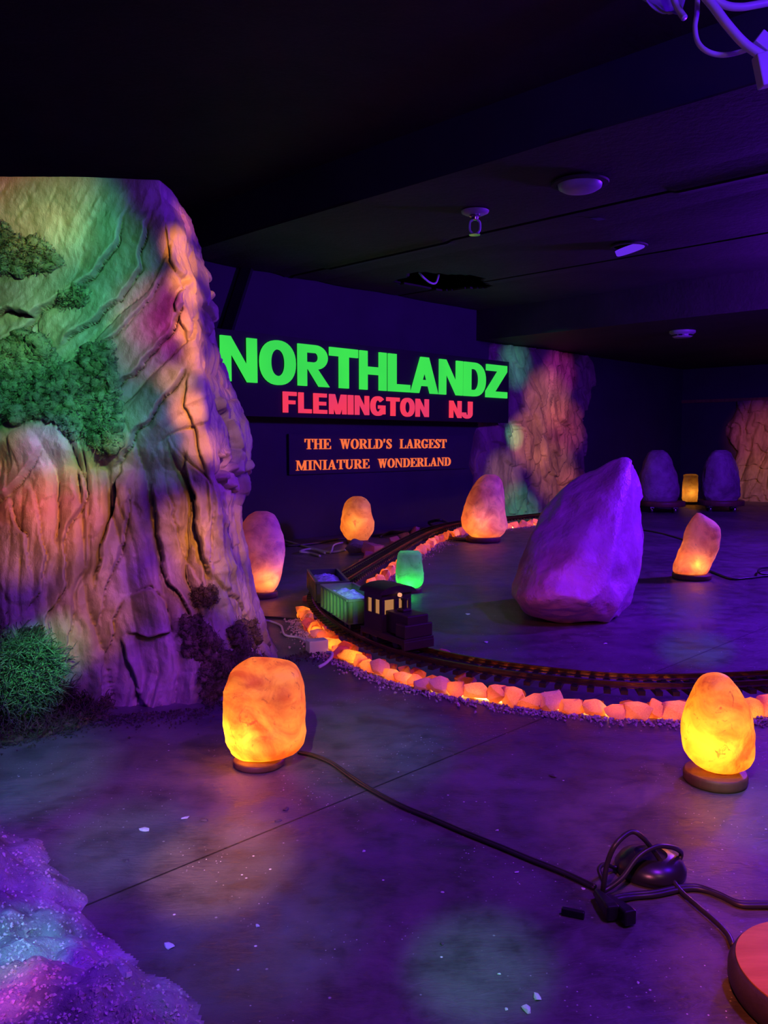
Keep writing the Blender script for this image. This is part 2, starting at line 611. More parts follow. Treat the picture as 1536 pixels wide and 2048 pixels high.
# face of the drop
mb = MB()
mb.box(room(SOFF_U + 0.02, 0.0, (Z_LOW + Z_HIGH) / 2), (0.02, WALL_V, (Z_HIGH - Z_LOW) / 2), (U2, V2, Vector((0, 0, 1))))
struct(mb.build('ceiling_drop_face', M['wall'], smooth=False))
# lower ceiling: boards with open joints and a ragged hole
du = 0.02
us = np.arange(SOFF_U, BULK_U + 0.001, du)
vs_ = np.arange(-2.2, WALL_V + 0.001, 0.04)
hole_c = gp(888, 563, Z_LOW)
hu, hv = hole_c.dot(U2), hole_c.dot(V2)
UU, VV = np.meshgrid(us, vs_, indexing='ij')
sag = -0.010 * np.abs(vn(UU * 2, VV * 0.8)) - 0.012 * np.exp(-((UU - SEAM_A) / 0.06) ** 2) * (vn(VV * 1.3, 3.0) > 0.1)
verts = [room(u, v, Z_LOW + s) for u, v, s in zip(UU.ravel(), VV.ravel(), sag.ravel())]
faces = []
nv = len(vs_)
for i in range(len(us) - 1):
    uc = us[i] + du / 2
    if abs(uc - SEAM_A) < 0.021 or abs(uc - SEAM_B) < 0.011:
        continue
    for j in range(nv - 1):
        vc = vs_[j] + 0.02
        a, b = (uc - hu) / 0.46, (vc - hv) / 0.34
        if a * a + b * b + 0.18 * math.sin(5 * math.atan2(b, a)) < 0.8:
            continue
        faces.append((i * nv + j, i * nv + j + 1, (i + 1) * nv + j + 1, (i + 1) * nv + j))
o = struct(raw('ceiling_lower', verts, faces, M['ceil'], smooth=False))
sd = o.modifiers.new('thick', 'SOLIDIFY')
sd.thickness = 0.014
# bulkhead
mb = MB()
mb.box(room((BULK_U + WALL_U) / 2, 0.9, (Z_BULK + Z_LOW) / 2 + 0.06), ((WALL_U - BULK_U) / 2, 4.0, (Z_LOW - Z_BULK) / 2 + 0.06), (U2, V2, Vector((0, 0, 1))))
struct(mb.build('ceiling_bulkhead', M['ceil'], smooth=False))


# ------------------------------------------------------------------ lettering
def ring(cx, cy, rx, ry, ix, iy, a0=0, a1=360, n=36, p=2.0):
    res = []
    for i in range(n):
        q = []
        for k, (x, y) in ((i, (rx, ry)), (i + 1, (rx, ry)), (i + 1, (ix, iy)), (i, (ix, iy))):
            a = math.radians(a0 + (a1 - a0) * k / n)
            ca, sa = math.cos(a), math.sin(a)
            q.append((cx + x * math.copysign(abs(ca) ** (2 / p), ca), cy + y * math.copysign(abs(sa) ** (2 / p), sa)))
        res.append(q)
    return res


def rc(x0, y0, x1, y1):
    return [(x0, y0), (x1, y0), (x1, y1), (x0, y1)]


S_ = 0.275
SANS = {
    'N': [rc(0, 0, S_, 1), rc(1 - S_, 0, 1, 1), [(S_ * .98, 1), (0.02, 1), (1 - S_ * .98, 0), (0.98, 0)]],
    'O': ring(.5, .5, .5, .52, .20, .31, p=2.2),
    'R': [rc(0, 0, S_, 1), rc(S_, .81, .56, 1), rc(S_, .41, .56, .58), [(.30, .45), (.60, .45), (1.02, 0), (.68, 0)]] + ring(.56, .705, .40, .295, .10, .11, -90, 90, 16),
    'T': [rc(0, .79, 1, 1), rc(.335, 0, .665, .79)],
    'H': [rc(0, 0, S_, 1), rc(1 - S_, 0, 1, 1), rc(S_, .40, 1 - S_, .60)],
    'L': [rc(0, 0, .36, 1), rc(.36, 0, 1, .20)],
    'A': [[(-.02, 0), (.28, 0), (.64, 1), (.35, 1)], [(.72, 0), (1.02, 0), (.65, 1), (.36, 1)], rc(.25, .20, .75, .37)],
    'D': [rc(0, 0, .32, 1), rc(.32, .81, .46, 1), rc(.32, 0, .46, .19)] + ring(.46, .5, .54, .5, .22, .31, -90, 90, 20, 2.2),
    'Z': [rc(.02, .81, .98, 1), rc(0, 0, 1, .19), [(0, .19), (.42, .19), (.98, .81), (.55, .81)]],
    'F': [rc(0, 0, .34, 1), rc(.34, .81, 1, 1), rc(.34, .41, .9, .59)],
    'E': [rc(0, 0, .34, 1), rc(.34, .81, .97, 1), rc(.34, .41, .92, .59), rc(.34, 0, 1, .19)],
    'M': [rc(0, 0, .22, 1), rc(.78, 0, 1, 1), [(.02, 1), (.30, 1), (.60, 0), (.40, 0)], [(.98, 1), (.70, 1), (.40, 0), (.60, 0)]],
    'I': [rc(0, 0, 1, 1)],
    'G': ring(.5, .5, .5, .52, .20, .31, 42, 330, 30, 2.2) + [rc(.54, .36, 1, .54), rc(.74, .07, 1, .40)],
    'J': [rc(.62, .28, 1, 1)] + ring(.5, .28, .5, .30, .13, .10, 180, 360, 16) + [rc(0, .25, .36, .34)],
}
T_, H_ = .07, .065
SERIF = {
    'T': (1.0, [rc(.38, 0, .62, 1), rc(0, .93, 1, 1), [(0, .66), (.06, .68), (.12, .95), (0, .95)], [(1, .66), (.94, .68), (.88, .95), (1, .95)], rc(.24, 0, .76, H_)]),
    'H': (1.1, [rc(.11, 0, .32, 1), rc(.68, 0, .89, 1), rc(.3, .47, .7, .54)] + [rc(x, y, x + .40, y + H_) for x in (.01, .59) for y in (0, 1 - H_)]),
    'E': (.95, [rc(.13, 0, .38, 1), rc(0, .93, .93, 1), rc(0, 0, 1, .07), rc(.38, .46, .62, .54), rc(.60, .34, .67, .66), [(.93, .70), (.93, 1), (.82, .94)], [(1, .32), (1, 0), (.86, .06)]]),
    'W': (1.35, [[(.08, 1), (.26, 1), (.40, 0), (.31, 0)], [(.44, 1), (.36, 0), (.31, 0), (.49, .8)], [(.42, 1), (.60, 1), (.73, 0), (.65, 0)], [(.86, 1), (.93, 1), (.73, 0), (.67, 0)], rc(0, .94, .34, 1), rc(.38, .94, .66, 1), rc(.78, .94, 1, 1)]),
    'O': (1.05, ring(.5, .5, .49, .52, .24, .45)),
    'R': (1.08, [rc(.11, 0, .34, 1), rc(0, 0, .46, H_), rc(0, .94, .55, 1), rc(.3, .46, .55, .53), [(.42, .50), (.64, .50), (.98, .03), (.72, 0)], rc(.72, 0, 1, H_)] + ring(.52, .73, .36, .27, .12, .20, -90, 90, 14)),
    'L': (.92, [rc(.13, 0, .38, 1), rc(0, .94, .54, 1), rc(0, 0, 1, .07), [(1, .36), (1, 0), (.86, .06)]]),
    'D': (1.08, [rc(.11, 0, .34, 1), rc(0, 0, .5, .065), rc(0, .935, .5, 1)] + ring(.48, .5, .50, .5, .25, .435, -90, 90, 18)),
    "'": (.35, [[(.2, .62), (.36, .62), (.7, .86), (.7, 1.02), (.2, 1.02)]]),
    'S': (.80, ring(.48, .74, .42, .28, .20, .20, 30, 215, 16) + ring(.5, .27, .46, .29, .22, .20, -150, 35, 16) + [[(.10, .62), (.28, .80), (.90, .40), (.72, .20)], rc(.06, 0, .13, .32), rc(.82, .68, .89, 1)]),
    'A': (1.1, [[(.08, 0), (.16, 0), (.54, 1), (.46, 1)], [(.62, 0), (.90, 0), (.56, 1), (.42, 1)], rc(.24, .28, .70, .35), rc(0, 0, .28, .055), rc(.54, 0, 1, .055)]),
    'G': (1.1, ring(.48, .5, .48, .52, .22, .45, 38, 320, 24) + [rc(.62, .05, .86, .44), rc(.52, .38, 1, .44), rc(.80, .66, .87, 1)]),
    'M': (1.35, [rc(.10, 0, .16, 1), rc(.70, 0, .90, 1), [(.08, 1), (.26, 1), (.53, .18), (.46, .02)], [(.82, 1), (.74, 1), (.44, .04), (.50, .02)], rc(0, 0, .27, .06), rc(.61, 0, 1, .06), rc(0, .94, .22, 1), rc(.76, .94, 1, 1)]),
    'I': (.55, [rc(.28, 0, .72, 1), rc(.03, 0, .97, .065), rc(.03, .935, .97, 1)]),
    'N': (1.12, [rc(.10, 0, .17, 1), rc(.80, 0, .87, 1), [(.06, 1), (.30, 1), (.87, .04), (.80, 0)], rc(0, 0, .28, .06), rc(.68, .94, 1, 1), rc(0, .94, .2, 1)]),
    'U': (1.1, [rc(.10, .30, .32, 1), rc(.78, .30, .86, 1), rc(0, .94, .42, 1), rc(.66, .94, 1, 1)] + ring(.48, .31, .38, .33, .17, .25, 180, 360, 16)),
}


def wall_place(off):
    return lambda u, z, d: room(u, WALL_V - off - d, z)


def rows_z(pts, off):
    return sum(on_wall(x, y, off)[1] for x, y in pts) / len(pts)


BOARD = 0.20
bl, br = on_wall(380, 700, BOARD)[0], on_wall(1018, 727, BOARD)[0]
bt = on_wall(1018, 724, BOARD)[1]
bb = on_wall(1013, 846, BOARD)[1]
org = room((bl + br) / 2, WALL_V - BOARD, bb)
sign = empty('sign_board', org, 'black wall sign with big green NORTHLANDZ letters over red FLEMINGTON NJ', 'sign')
mb = MB()
pl = wall_place(0.0)
mb.prism([(bl, bb), (br, bb), (br, bt), (bl, bt)], wall_place(BOARD - 0.035), 0.035)
mb.build('panel', M['board'], sign, org, smooth=False)

mb = MB()
for u in (bl + .5, (bl + br) / 2, br - .5):
    mb.box(room(u, WALL_V - (BOARD - .035) / 2, (bt + bb) / 2), (.02, (BOARD - .035) / 2, .02), (U2, V2, Vector((0, 0, 1))))
    mb.build('standoff', M['black'], sign, org, smooth=False)
    mb = MB()
LET_D = 0.016
pl = wall_place(BOARD)


def place_letter(mb, polys, x0, x1, zb, zt, pl, off, d):
    u0, u1 = on_wall(x0, 800, off)[0], on_wall(x1, 800, off)[0]
    for p in polys:
        q = [(u0 + (u1 - u0) * a, zb + (zt - zb) * b) for a, b in p]
        ar = sum(q[i][0] * q[(i + 1) % len(q)][1] - q[(i + 1) % len(q)][0] * q[i][1] for i in range(len(q)))
        mb.prism(q if ar > 0 else q[::-1], pl, d)


zt = rows_z([(455, 672), (700, 699), (1012, 732)], BOARD)
zb = rows_z([(512, 766), (760, 781), (1010, 797)], BOARD)
mb = MB()
for ch, x0, x1 in (('N', 441, 513), ('O', 519, 590), ('R', 595, 656), ('T', 658, 714), ('H', 718, 771), ('L', 775, 818), ('A', 821, 873), ('N', 877, 923), ('D', 926, 969), ('Z', 970, 1012)):
    place_letter(mb, SANS[ch], x0, x1, zb, zt, pl, BOARD, LET_D)
o = mb.build('lettering', M['green_letter'], sign, org, smooth=False)
o['label'] = 'large glowing green letters reading NORTHLANDZ'
zt = rows_z([(566, 783), (850, 799), (940, 803)], BOARD)
zb = rows_z([(566, 825), (852, 834), (940, 837)], BOARD)
mb = MB()
for ch, x0, x1 in (('F', 565, 591), ('L', 596, 621), ('E', 626, 652), ('M', 657.5, 691), ('I', 695, 704.5), ('N', 709, 736), ('G', 740, 768.5), ('T', 772, 797), ('O', 800, 827), ('N', 830.5, 855.5), ('N', 898, 921), ('J', 923, 943)):
    if x0 == 898:
        o = mb.build('lettering', M['red_letter'], sign, org, smooth=False)
        o['label'] = 'glowing pinkish red letters reading FLEMINGTON'
        mb = MB()
    place_letter(mb, SANS[ch], x0, x1, zb, zt, pl, BOARD, LET_D)
o = mb.build('lettering', M['red_letter'], sign, org, smooth=False)
o['label'] = 'glowing pinkish red letters reading NJ'

off2 = 0.02
pl = wall_place(off2)
sl, sr = on_wall(578, 900, off2)[0], on_wall(935, 900, off2)[0]
st, sb = rows_z([(585, 868)], off2), rows_z([(580, 950)], off2)
org = room((sl + sr) / 2, WALL_V - off2, sb)
slog = empty('slogan_sign', org, "thin dark panel under the big sign with orange serif words THE WORLD'S LARGEST MINIATURE WONDERLAND", 'sign')
mb = MB()
mb.prism([(sl, sb), (sr, sb), (sr, st), (sl, st)], wall_place(0.0), off2)
mb.build('panel', M['wall'], slog, org, smooth=False)


def word(text, x0, x1, zb, zt):
    ws = [SERIF[c][0] for c in text]
    gap = 0.08
    tot = sum(ws) + gap * (len(ws) - 1)
    u0, u1 = on_wall(x0, 900, off2)[0], on_wall(x1, 900, off2)[0]
    x = 0
    mb = MB()
    for c_, w in zip(text, ws):
        a, b = u0 + (u1 - u0) * x / tot, u0 + (u1 - u0) * (x + w) / tot
        for p in SERIF[c_][1]:
            q = [(a + (b - a) * s, zb + (zt - zb) * t) for s, t in p]
            ar = sum(q[i][0] * q[(i + 1) % len(q)][1] - q[(i + 1) % len(q)][0] * q[i][1] for i in range(len(q)))
            mb.prism(q if ar > 0 else q[::-1], pl, 0.008)
        x += w + gap
    o = mb.build('lettering', M['orange_letter'], slog, org, smooth=False)
    o['label'] = 'glowing orange serif letters of the word ' + text


za, zc = rows_z([(611, 898.5), (890, 896)], off2), rows_z([(611, 879), (890, 877.5)], off2)
word('THE', 609, 661, za, zc)
word("WORLD'S", 679, 783, za, zc)
word('LARGEST', 799, 892, za, zc)
za, zc = rows_z([(595, 941), (895, 931.5)], off2), rows_z([(595, 922), (895, 914)], off2)
word('MINIATURE', 591, 738, za, zc)
word('WONDERLAND', 755, 901, za, zc)

# dark slanting band, built as a solid bar on the wall left of the lettering
mb = MB()
p0, p1 = on_wall(497, 530, 0.03), on_wall(436, 720, 0.03)
mb.tube([room(p0[0], WALL_V - 0.03, p0[1]), room(p1[0], WALL_V - 0.03, p1[1])], 0.05, 4)
tag(mb.build('wall_band', M['black'], smooth=False), 'dark slanting band on the wall above the letter N of the big sign', 'batten')

# ------------------------------------------------------------------ the mountain
SIL = np.array([(330, 310), (360, 322), (400, 350), (427, 366), (450, 378), (500, 394), (550, 405), (600, 419), (640, 429), (700, 440), (750, 455), (800, 468), (850, 484), (880, 497), (920, 494), (950, 501), (970, 505), (985, 497), (1000, 482), (1050, 488), (1100, 491), (1150, 500), (1200, 513), (1250, 536), (1300, 568), (1320, 577), (1340, 585)], float)
CRN = np.array([(340, 318), (360, 320), (430, 332), (500, 345), (600, 368), (660, 378), (760, 392), (860, 415), (960, 428), (1060, 436), (1150, 446), (1250, 462), (1330, 470), (1405, 452), (1450, 452)], float)
Z_TOP = 1.478
nz = 400
zs = np.linspace(0, 1, nz) * Z_TOP
NF, NS, NB = 400, 170, 26
baseX = np.array([-2.6, -1.6, -1.2, -0.965, -0.86, -0.76, -0.64, -0.51, -0.44, -0.30])
baseY = np.array([1.95, 1.95, 1.99, 2.06, 2.15, 2.23, 2.27, 2.29, 2.345, 2.36])
G = np.zeros((nz, NF + NS + NB, 3))
Q = np.zeros((nz, NF + NS + NB))
tf = np.linspace(0, 1, NF) ** 0.75
for i, z in enumerate(zs):
    t = z / Z_TOP
    Ye = 2.87 - 0.15 * t
    Yc = 2.36
    y_e = proj((-0.5, Ye, z))[1]
    y_c = proj((-0.5, Yc, z))[1]
    Xe = (np.interp(y_e, SIL[:, 0], SIL[:, 1]) - 768) / F_PX * (Ye * math.cos(PITCH) - (z - CAM_H) * math.sin(PITCH))
    Xc = (np.interp(y_c, CRN[:, 0], CRN[:, 1]) - 768) / F_PX * (Yc * math.cos(PITCH) - (z - CAM_H) * math.sin(PITCH))
    x = -2.4 + (Xc + 2.4) * tf
    yb = np.interp(x, baseX, baseY)
    yf = yb + (2.335 - yb) * sst(0, 0.95, z)
    G[i, :NF, 0] = x
    G[i, :NF, 1] = yf + (Yc - yf[-1]) * sst(-0.25, 0, x - Xc)
    Xe -= 0.014
    s = np.linspace(0, 1, NS + 1)[1:]
    G[i, NF:NF + NS, 0] = Xc + (Xe - Xc) * s + 0.02 * np.sin(s * math.pi)
    G[i, NF:NF + NS, 1] = Yc + (Ye - Yc) * s
    b = np.linspace(0, 1, NB + 1)[1:]
    G[i, NF + NS:, 0] = Xe + (-2.4 - Xe) * b ** 1.5
    G[i, NF + NS:, 1] = Ye + 0.75 * np.sqrt(1 - (1 - b) ** 2)
    G[i, :, 2] = z
# soften the corners
for _ in range(20):
    G[:, 1:-1] = 0.25 * G[:, :-2] + 0.5 * G[:, 1:-1] + 0.25 * G[:, 2:]
d = np.sqrt((np.diff(G, axis=1) ** 2).sum(2))
Q[:, 1:] = np.cumsum(d, axis=1)
Q -= Q[:, NF - 1:NF]        # 0 at the ridge
Zg = G[:, :, 2]
du_ = np.gradient(G, axis=1)
dv_ = np.gradient(G, axis=0)
nrm = np.cross(du_, dv_)
nrm /= np.linalg.norm(nrm, axis=2, keepdims=True) + 1e-9
if nrm[nz // 2, NF // 2, 1] > 0:
    nrm = -nrm


def ridged(x, y, o=3):
    r, a, f = 0, 1.0, 1.0
    for i in range(o):
        r = r + a * (1 - 2 * np.abs(vn(x * f + 31 * i, y * f + 13 * i, 2.2)))
        a *= 0.5
        f *= 2.1
    return r


def folds(ph, sharp=0.6):
    """rounded folds with sharp valleys, and a random lift of each fold"""
    k = np.floor(ph)
    f = ph - k
    return np.sin(math.pi * np.clip(f, 0, 1)) ** sharp, _hash(k, k * 0 + 3, k * 0 + 11) - 0.5


warp = fbm(Q * 2.4, Zg * 1.7, 1.0, 4)
low = sst(0.80, 0.68, Zg + 0.06 * vn(Q * 5, 1.0))
# hanging folds of the lower half
f1, h1 = folds(Q / 0.105 + 0.30 * np.sin(Zg * 3) + 0.8 * warp + 0.35 * vn(Q * 9, Zg * 2.2, 3.0))
f2, h2 = folds(Q / 0.034 + 1.5 * warp + 0.6 * vn(Q * 5, Zg * 5))
f3, h3 = folds(Zg / 0.16 + 1.2 * fbm(Q * 9, Zg * 2, 3.0, 2))
seam = vn(Q * 6.5 + 1.6 * warp, Zg * 1.1 + 4.0)
fl = 0.030 * f1 + 0.052 * h1 + 0.010 * f2 * (0.3 + 0.7 * sst(-.2, .5, vn(Q * 4, Zg * 3, 8.0))) + 0.010 * h2 + 0.018 * h3 * f1 - 0.022 * np.exp(-(seam / 0.05) ** 2) + 0.03 * vn(Q * 4.2, Zg * 3.6, 12.0)
# sweeping slabs of the upper half, rising to the right
ang = math.radians(46)
r_ = -Q * math.sin(ang) + Zg * math.cos(ang)
a_ = Q * math.cos(ang) + Zg * math.sin(ang)
w2 = fbm(a_ * 1.3, r_ * 1.8, 5.0, 3)
g1_, k1 = folds(r_ / 0.20 + 0.75 * w2 + 0.22 * vn(a_ * 3, r_ * 2, 6.0), 0.45)
g2_, k2 = folds(r_ / 0.062 + 1.1 * w2 + 0.35 * vn(a_ * 3, r_ * 6), 0.6)
g3_, k3 = folds(a_ / 0.30 + 1.3 * fbm(r_ * 3, a_ * 2, 2.0, 3) + 0.5 * k1, 0.4)
flat = sst(1.02, 1.25, Zg - 0.25 * Q)
stroke = np.exp(-(vn(r_ * 16 + 2.2 * w2, a_ * 2.2, 8.0) / 0.06) ** 2) * sst(-.1, .5, vn(r_ * 4, a_ * 3, 14.0))
sl_ = 0.034 * g1_ + 0.085 * k1 + (0.008 * g2_ + 0.014 * k2) + 0.040 * g3_ * k3 + 0.007 * stroke
sl_ *= 1 - 0.6 * flat
sideblend = sst(-0.02, 0.10, Q)
s1, l1 = folds(Q / 0.11 + 0.45 * Zg + 0.8 * w2, 0.6)
s2, l2 = folds(Zg / 0.15 - Q / .3 + 1.1 * fbm(Q * 6, Zg * 4, 9.0, 3), 0.5)
side = 0.020 * s1 + 0.022 * l1 + 0.012 * s2 + 0.034 * l2 * s1 + 0.012 * ridged(Q * 9 + 0.8 * warp, Zg * 3, 3)
disp = (low * fl * 0.72 + (1 - low) * (sl_ * 0.5 * (1 - sideblend) + side * 0.8 * sideblend)) - 0.015
# upper mass overhangs the folds, lower front toe swells out
disp += 0.045 * (sst(0.67, 0.74, Zg + 0.07 * vn(Q * 4.0, 7.0)) - 0.5) * sst(0.05, -0.12, Q)
disp += 0.05 * sst(0.28, 0.10, Zg) * np.exp(-((Q + 0.10) / 0.13) ** 2)
disp += 0.05 * np.exp(-((Q + 0.18) / 0.08) ** 2 - ((Zg - 0.26) / 0.10) ** 2)
disp += 0.0065 * low * ridged(Q * 40 + 3 * warp, Zg * 7, 3) * sst(-.3, .4, vn(Q * 5, Zg * 4, 21.0)) + 0.0028 * (1 - low) * ridged(r_ * 34 + 2 * w2, a_ * 7, 3) * sst(-.2, .5, vn(Q * 5, Zg * 5, 23.0))
disp += 0.0035 * (0.6 + low) * fbm(Q * 18, Zg * 13, 2.0, 4) + 0.0016 * fbm(Q * 60, Zg * 45, 6.0, 3)
# the plaster's main seams, each a crease with one side lapping over the other
SEAMS = [
    ([(-60, 640), (0, 629), (22, 618), (73, 634), (109, 607), (182, 552), (233, 483), (250, 430)], -1, .030, 26),
    ([(-60, 730), (0, 695), (36, 669), (91, 622)], -1, .022, 22),
    ([(77, 640), (84, 669), (102, 697)], 1, .018, 16),
    ([(102, 699), (164, 651), (233, 607), (277, 534), (296, 470), (300, 420)], -1, .026, 30),
    ([(190, 700), (240, 660), (300, 600), (320, 550)], -1, .016, 16),
    ([(240, 785), (255, 764), (310, 713), (346, 658), (368, 618), (361, 575)], -1, .030, 26),
    ([(225, 935), (260, 890), (299, 848), (339, 789), (362, 758), (372, 740)], -1, .028, 24),
    ([(379, 740), (372, 790), (384, 850), (400, 915), (416, 950)], -1, .012, 18),
    ([(339, 440), (335, 520), (365, 567), (352, 620), (372, 690)], -1, .013, 18),
    ([(395, 520), (405, 600), (418, 660), (440, 745)], 1, .018, 14),
    ([(430, 780), (452, 840), (470, 905), (448, 960), (480, 992)], -1, .026, 16),
    ([(440, 905), (462, 940), (492, 955)], -1, .022, 12),
    ([(-60, 1010), (0, 993), (40, 961), (81, 890)], -1, .028, 24),
    ([(61, 975), (77, 1021), (89, 1106), (81, 1179), (52, 1227)], 1, .026, 18),
    ([(12, 1000), (24, 1040), (52, 1075), (60, 1140)], 1, .018, 16),
    ([(153, 904), (170, 985), (129, 1082), (133, 1163), (101, 1231), (97, 1300)], 1, .028, 20),
    ([(120, 960), (124, 1020), (112, 1090)], -1, .018, 14),
    ([(234, 945), (226, 1001), (202, 1106), (190, 1179)], -1, .034, 18),
    ([(258, 945), (250, 1082), (218, 1179), (205, 1250)], 1, .026, 20),
    ([(371, 904), (387, 1001), (404, 1106), (420, 1163)], -1, .030, 20),
    ([(330, 960), (352, 1040), (368, 1100), (398, 1160)], 1, .018, 14),
    ([(300, 960), (315, 1041), (323, 1130), (363, 1203), (387, 1240)], -1, .026, 20),
    ([(245, 1205), (232, 1240), (226, 1267), (210, 1324), (214, 1417)], 1, .034, 20),
    ([(242, 1284), (258, 1348), (291, 1421)], -1, .028, 18),
    ([(150, 1180), (141, 1260), (136, 1330), (145, 1390)], 1, .024, 18),
    ([(262, 1190), (300, 1182), (330, 1210), (345, 1262), (300, 1280), (255, 1275)], 1, .030, 22),
    ([(424, 1155), (476, 1203), (513, 1284), (545, 1316)], -1, .010, 18),
    ([(438, 1000), (450, 1080), (470, 1160)], 1, .016, 14),
]
rel = G - np.array(EYE)
wq = rel @ np.array(FWD)
PXg = 768 + F_PX * rel[:, :, 0] / np.maximum(wq, .3)
PYg = 1024 - F_PX * (rel @ np.array(UPV)) / np.maximum(wq, .3)
jx = 7 * fbm(Q * 14, Zg * 14, 33.0, 3)
jy = 7 * fbm(Q * 14, Zg * 14, 44.0, 3)
front = np.zeros(Q.shape, bool)
front[:, :NF + NS] = True
for line, sd_, dep, wid in SEAMS:
    best = np.full(Q.shape, 1e9)
    sg = np.ones(Q.shape)
    endf = np.ones(Q.shape)
    L_ = len(line) - 1
    for k_ in range(L_):
        (x1, y1), (x2, y2) = line[k_], line[k_ + 1]
        dx, dy = x2 - x1, y2 - y1
        X_, Y_ = PXg + jx - x1, PYg + jy - y1
        t_ = np.clip((X_ * dx + Y_ * dy) / (dx * dx + dy * dy), 0, 1)
        dd_ = np.hypot(X_ - t_ * dx, Y_ - t_ * dy)
        m_ = dd_ < best
        best = np.where(m_, dd_, best)
        sg = np.where(m_, np.sign(dx * Y_ - dy * X_), sg)
        u_ = (k_ + t_) / L_
        endf = np.where(m_, np.minimum(1, np.minimum(u_, 1 - u_) / .14 + .1), endf)
    up = (sg * sd_ > 0)
    disp += np.where(front, endf * (np.where(up, dep * 1.0 * np.exp(-best / wid) * sst(0, 2.2, best), -dep * .45 * np.exp(-best / (wid * .5)))
                                    - dep * .55 * np.exp(-(best / 2.6) ** 2)), 0)

edge = sst(Z_TOP, Z_TOP - 0.05, Zg)
sil_keep = 1 - 0.4 * np.exp(-((Q - 0.52) / 0.10) ** 2)
disp *= (0.15 + 0.85 * edge) * sil_keep
disp[:, -NB:] *= 0.5
P = G + nrm * disp[:, :, None]
P[:, :, 2] = np.clip(P[:, :, 2], 0, Z_TOP + 0.004)
P[0, :, 2] = -0.0
nc = NF + NS + NB
verts = P.reshape(-1, 3)
faces = [(i * nc + j, i * nc + j + 1, (i + 1) * nc + j + 1, (i + 1) * nc + j) for i in range(nz - 1) for j in range(nc - 1)]
faces.append(tuple((nz - 1) * nc + j for j in range(nc)))
faces.append(tuple(reversed([i * nc for i in range(nz)] + [i * nc + nc - 1 for i in range(nz - 1, -1, -1)])))
mountain = raw('rock_mountain', verts, faces, M['plaster'], origin=(-1.0, 2.5, 0))
tag(mountain, 'tall sculpted plaster rock face with hanging folds and flat top, beside the green lettering', 'rock')
BVH = BVHTree.FromPolygons([tuple(v) for v in verts], faces[:-2])


def hit(px, py):
    d_ = ray(px, py).normalized()
    loc, n_, idx, dist = BVH.ray_cast(EYE, d_)
    if loc is None:
        return None
    if n_.dot(d_) > 0:
        n_ = -n_
    return loc, n_


# ------------------------------------------------------------------ moss on the mountain
ICO = None


def ico(sub):
    bm = bmesh.new()
    bmesh.ops.create_icosphere(bm, subdivisions=sub, radius=1.0)
    v = np.array([x.co[:] for x in bm.verts])
    f = [tuple(y.index for y in x.verts) for x in bm.faces]
    bm.free()
    return v, f


ICO_V, ICO_F = ico(2)


def inside(poly, x, y):
    c_ = False
    for i in range(len(poly)):
        x1, y1 = poly[i]
        x2, y2 = poly[i - 1]
        if (y1 > y) != (y2 > y) and x < (x2 - x1) * (y - y1) / (y2 - y1) + x1:
            c_ = not c_
    return c_


def strand(mb, p, d0, length, r, curl, seg=5):
    pts = [p]
    d_ = d0.normalized()
    for i in range(seg):
        d_ = (d_ + Vector((random.gauss(0, 1), random.gauss(0, 1), random.gauss(0, 1))) * curl).normalized()
        pts.append(pts[-1] + d_ * (length / seg))
    mb.tube(pts, r, 3, cap=False)


def moss(poly, m, label, spacing=9, lump=0.015, strands=22, slen=0.020, sr=0.0008, curl=0.8, ground=False):
    xs, ys = [p[0] for p in poly], [p[1] for p in poly]
    mb = MB()
    pts = []
    y = min(ys)
    while y <= max(ys):
        x = min(xs)
        while x <= max(xs):
            px, py = x + random.uniform(-.5, .5) * spacing, y + random.uniform(-.5, .5) * spacing
            x += spacing
            if not inside(poly, px, py):
                continue
            h = hit(px, py)
            if ground:
                g = gp(px, py)
                if h is None or (h[0] - EYE).length > (g - EYE).length:
                    h = (g, Vector((0, 0, 1)))
            if h is None:
                continue
            pts.append(h)
        y += spacing
    for loc, n_ in pts:
        r = lump * random.uniform(0.6, 1.25)
        off = np.array(loc + n_ * r * 0.25)
        v = ICO_V * (1 + 0.55 * vn(ICO_V[:, 0] * 2.6 + loc.x * 90, ICO_V[:, 1] * 2.6 + loc.z * 90, ICO_V[:, 2] * 2.6)[:, None]) * r + off
        mb.add(v.tolist(), ICO_F)
        for k in range(strands):
            d_ = Vector((random.gauss(0, 1), random.gauss(0, 1), random.gauss(0, 1))).normalized()
            if d_.dot(n_) < -0.1:
                d_ = d_ - n_ * 2 * d_.dot(n_)
            strand(mb, Vector(off) + d_ * r * 0.85, d_ + n_ * 0.3, slen * random.uniform(.5, 1.2), sr, curl, 4)
    cen = sum((p[0] for p in pts), Vector()) / len(pts)
    o = mb.build('moss_clump', m, origin=cen, angle=180)
    return tag(o, label, 'moss', 'moss clumps on the rock face')


moss([(-40, 440), (15, 455), (40, 480), (95, 488), (118, 530), (60, 545), (0, 540), (-40, 545)], M['moss'], 'green moss clump highest on the rock, near its flat top')
moss([(118, 590), (150, 566), (180, 580), (172, 605), (140, 616), (122, 604)], M['moss'], 'smallest green moss tuft high on the rock, in a seam between slabs', 8, 0.012)
moss([(-40, 700), (15, 690), (55, 672), (90, 682), (112, 720), (160, 726), (185, 690), (230, 695), (225, 735), (240, 790), (235, 860), (238, 890), (215, 910), (180, 880), (140, 870), (110, 835), (70, 830), (40, 840), (-40, 850)], M['moss'], 'largest green moss clump across the middle of the rock face', 10, 0.020, 24)
moss([(388, 1178), (425, 1172), (438, 1190), (420, 1212), (390, 1208)], M['moss_brown'], 'small brown moss tuft low on the rock, above the brown clumps', 7, 0.010, 16)
moss([(362, 1240), (395, 1235), (432, 1265), (436, 1290), (410, 1315), (372, 1310)], M['moss_brown'], 'brown moss clump in the hollow near the foot of the rock', 8, 0.013, 18)
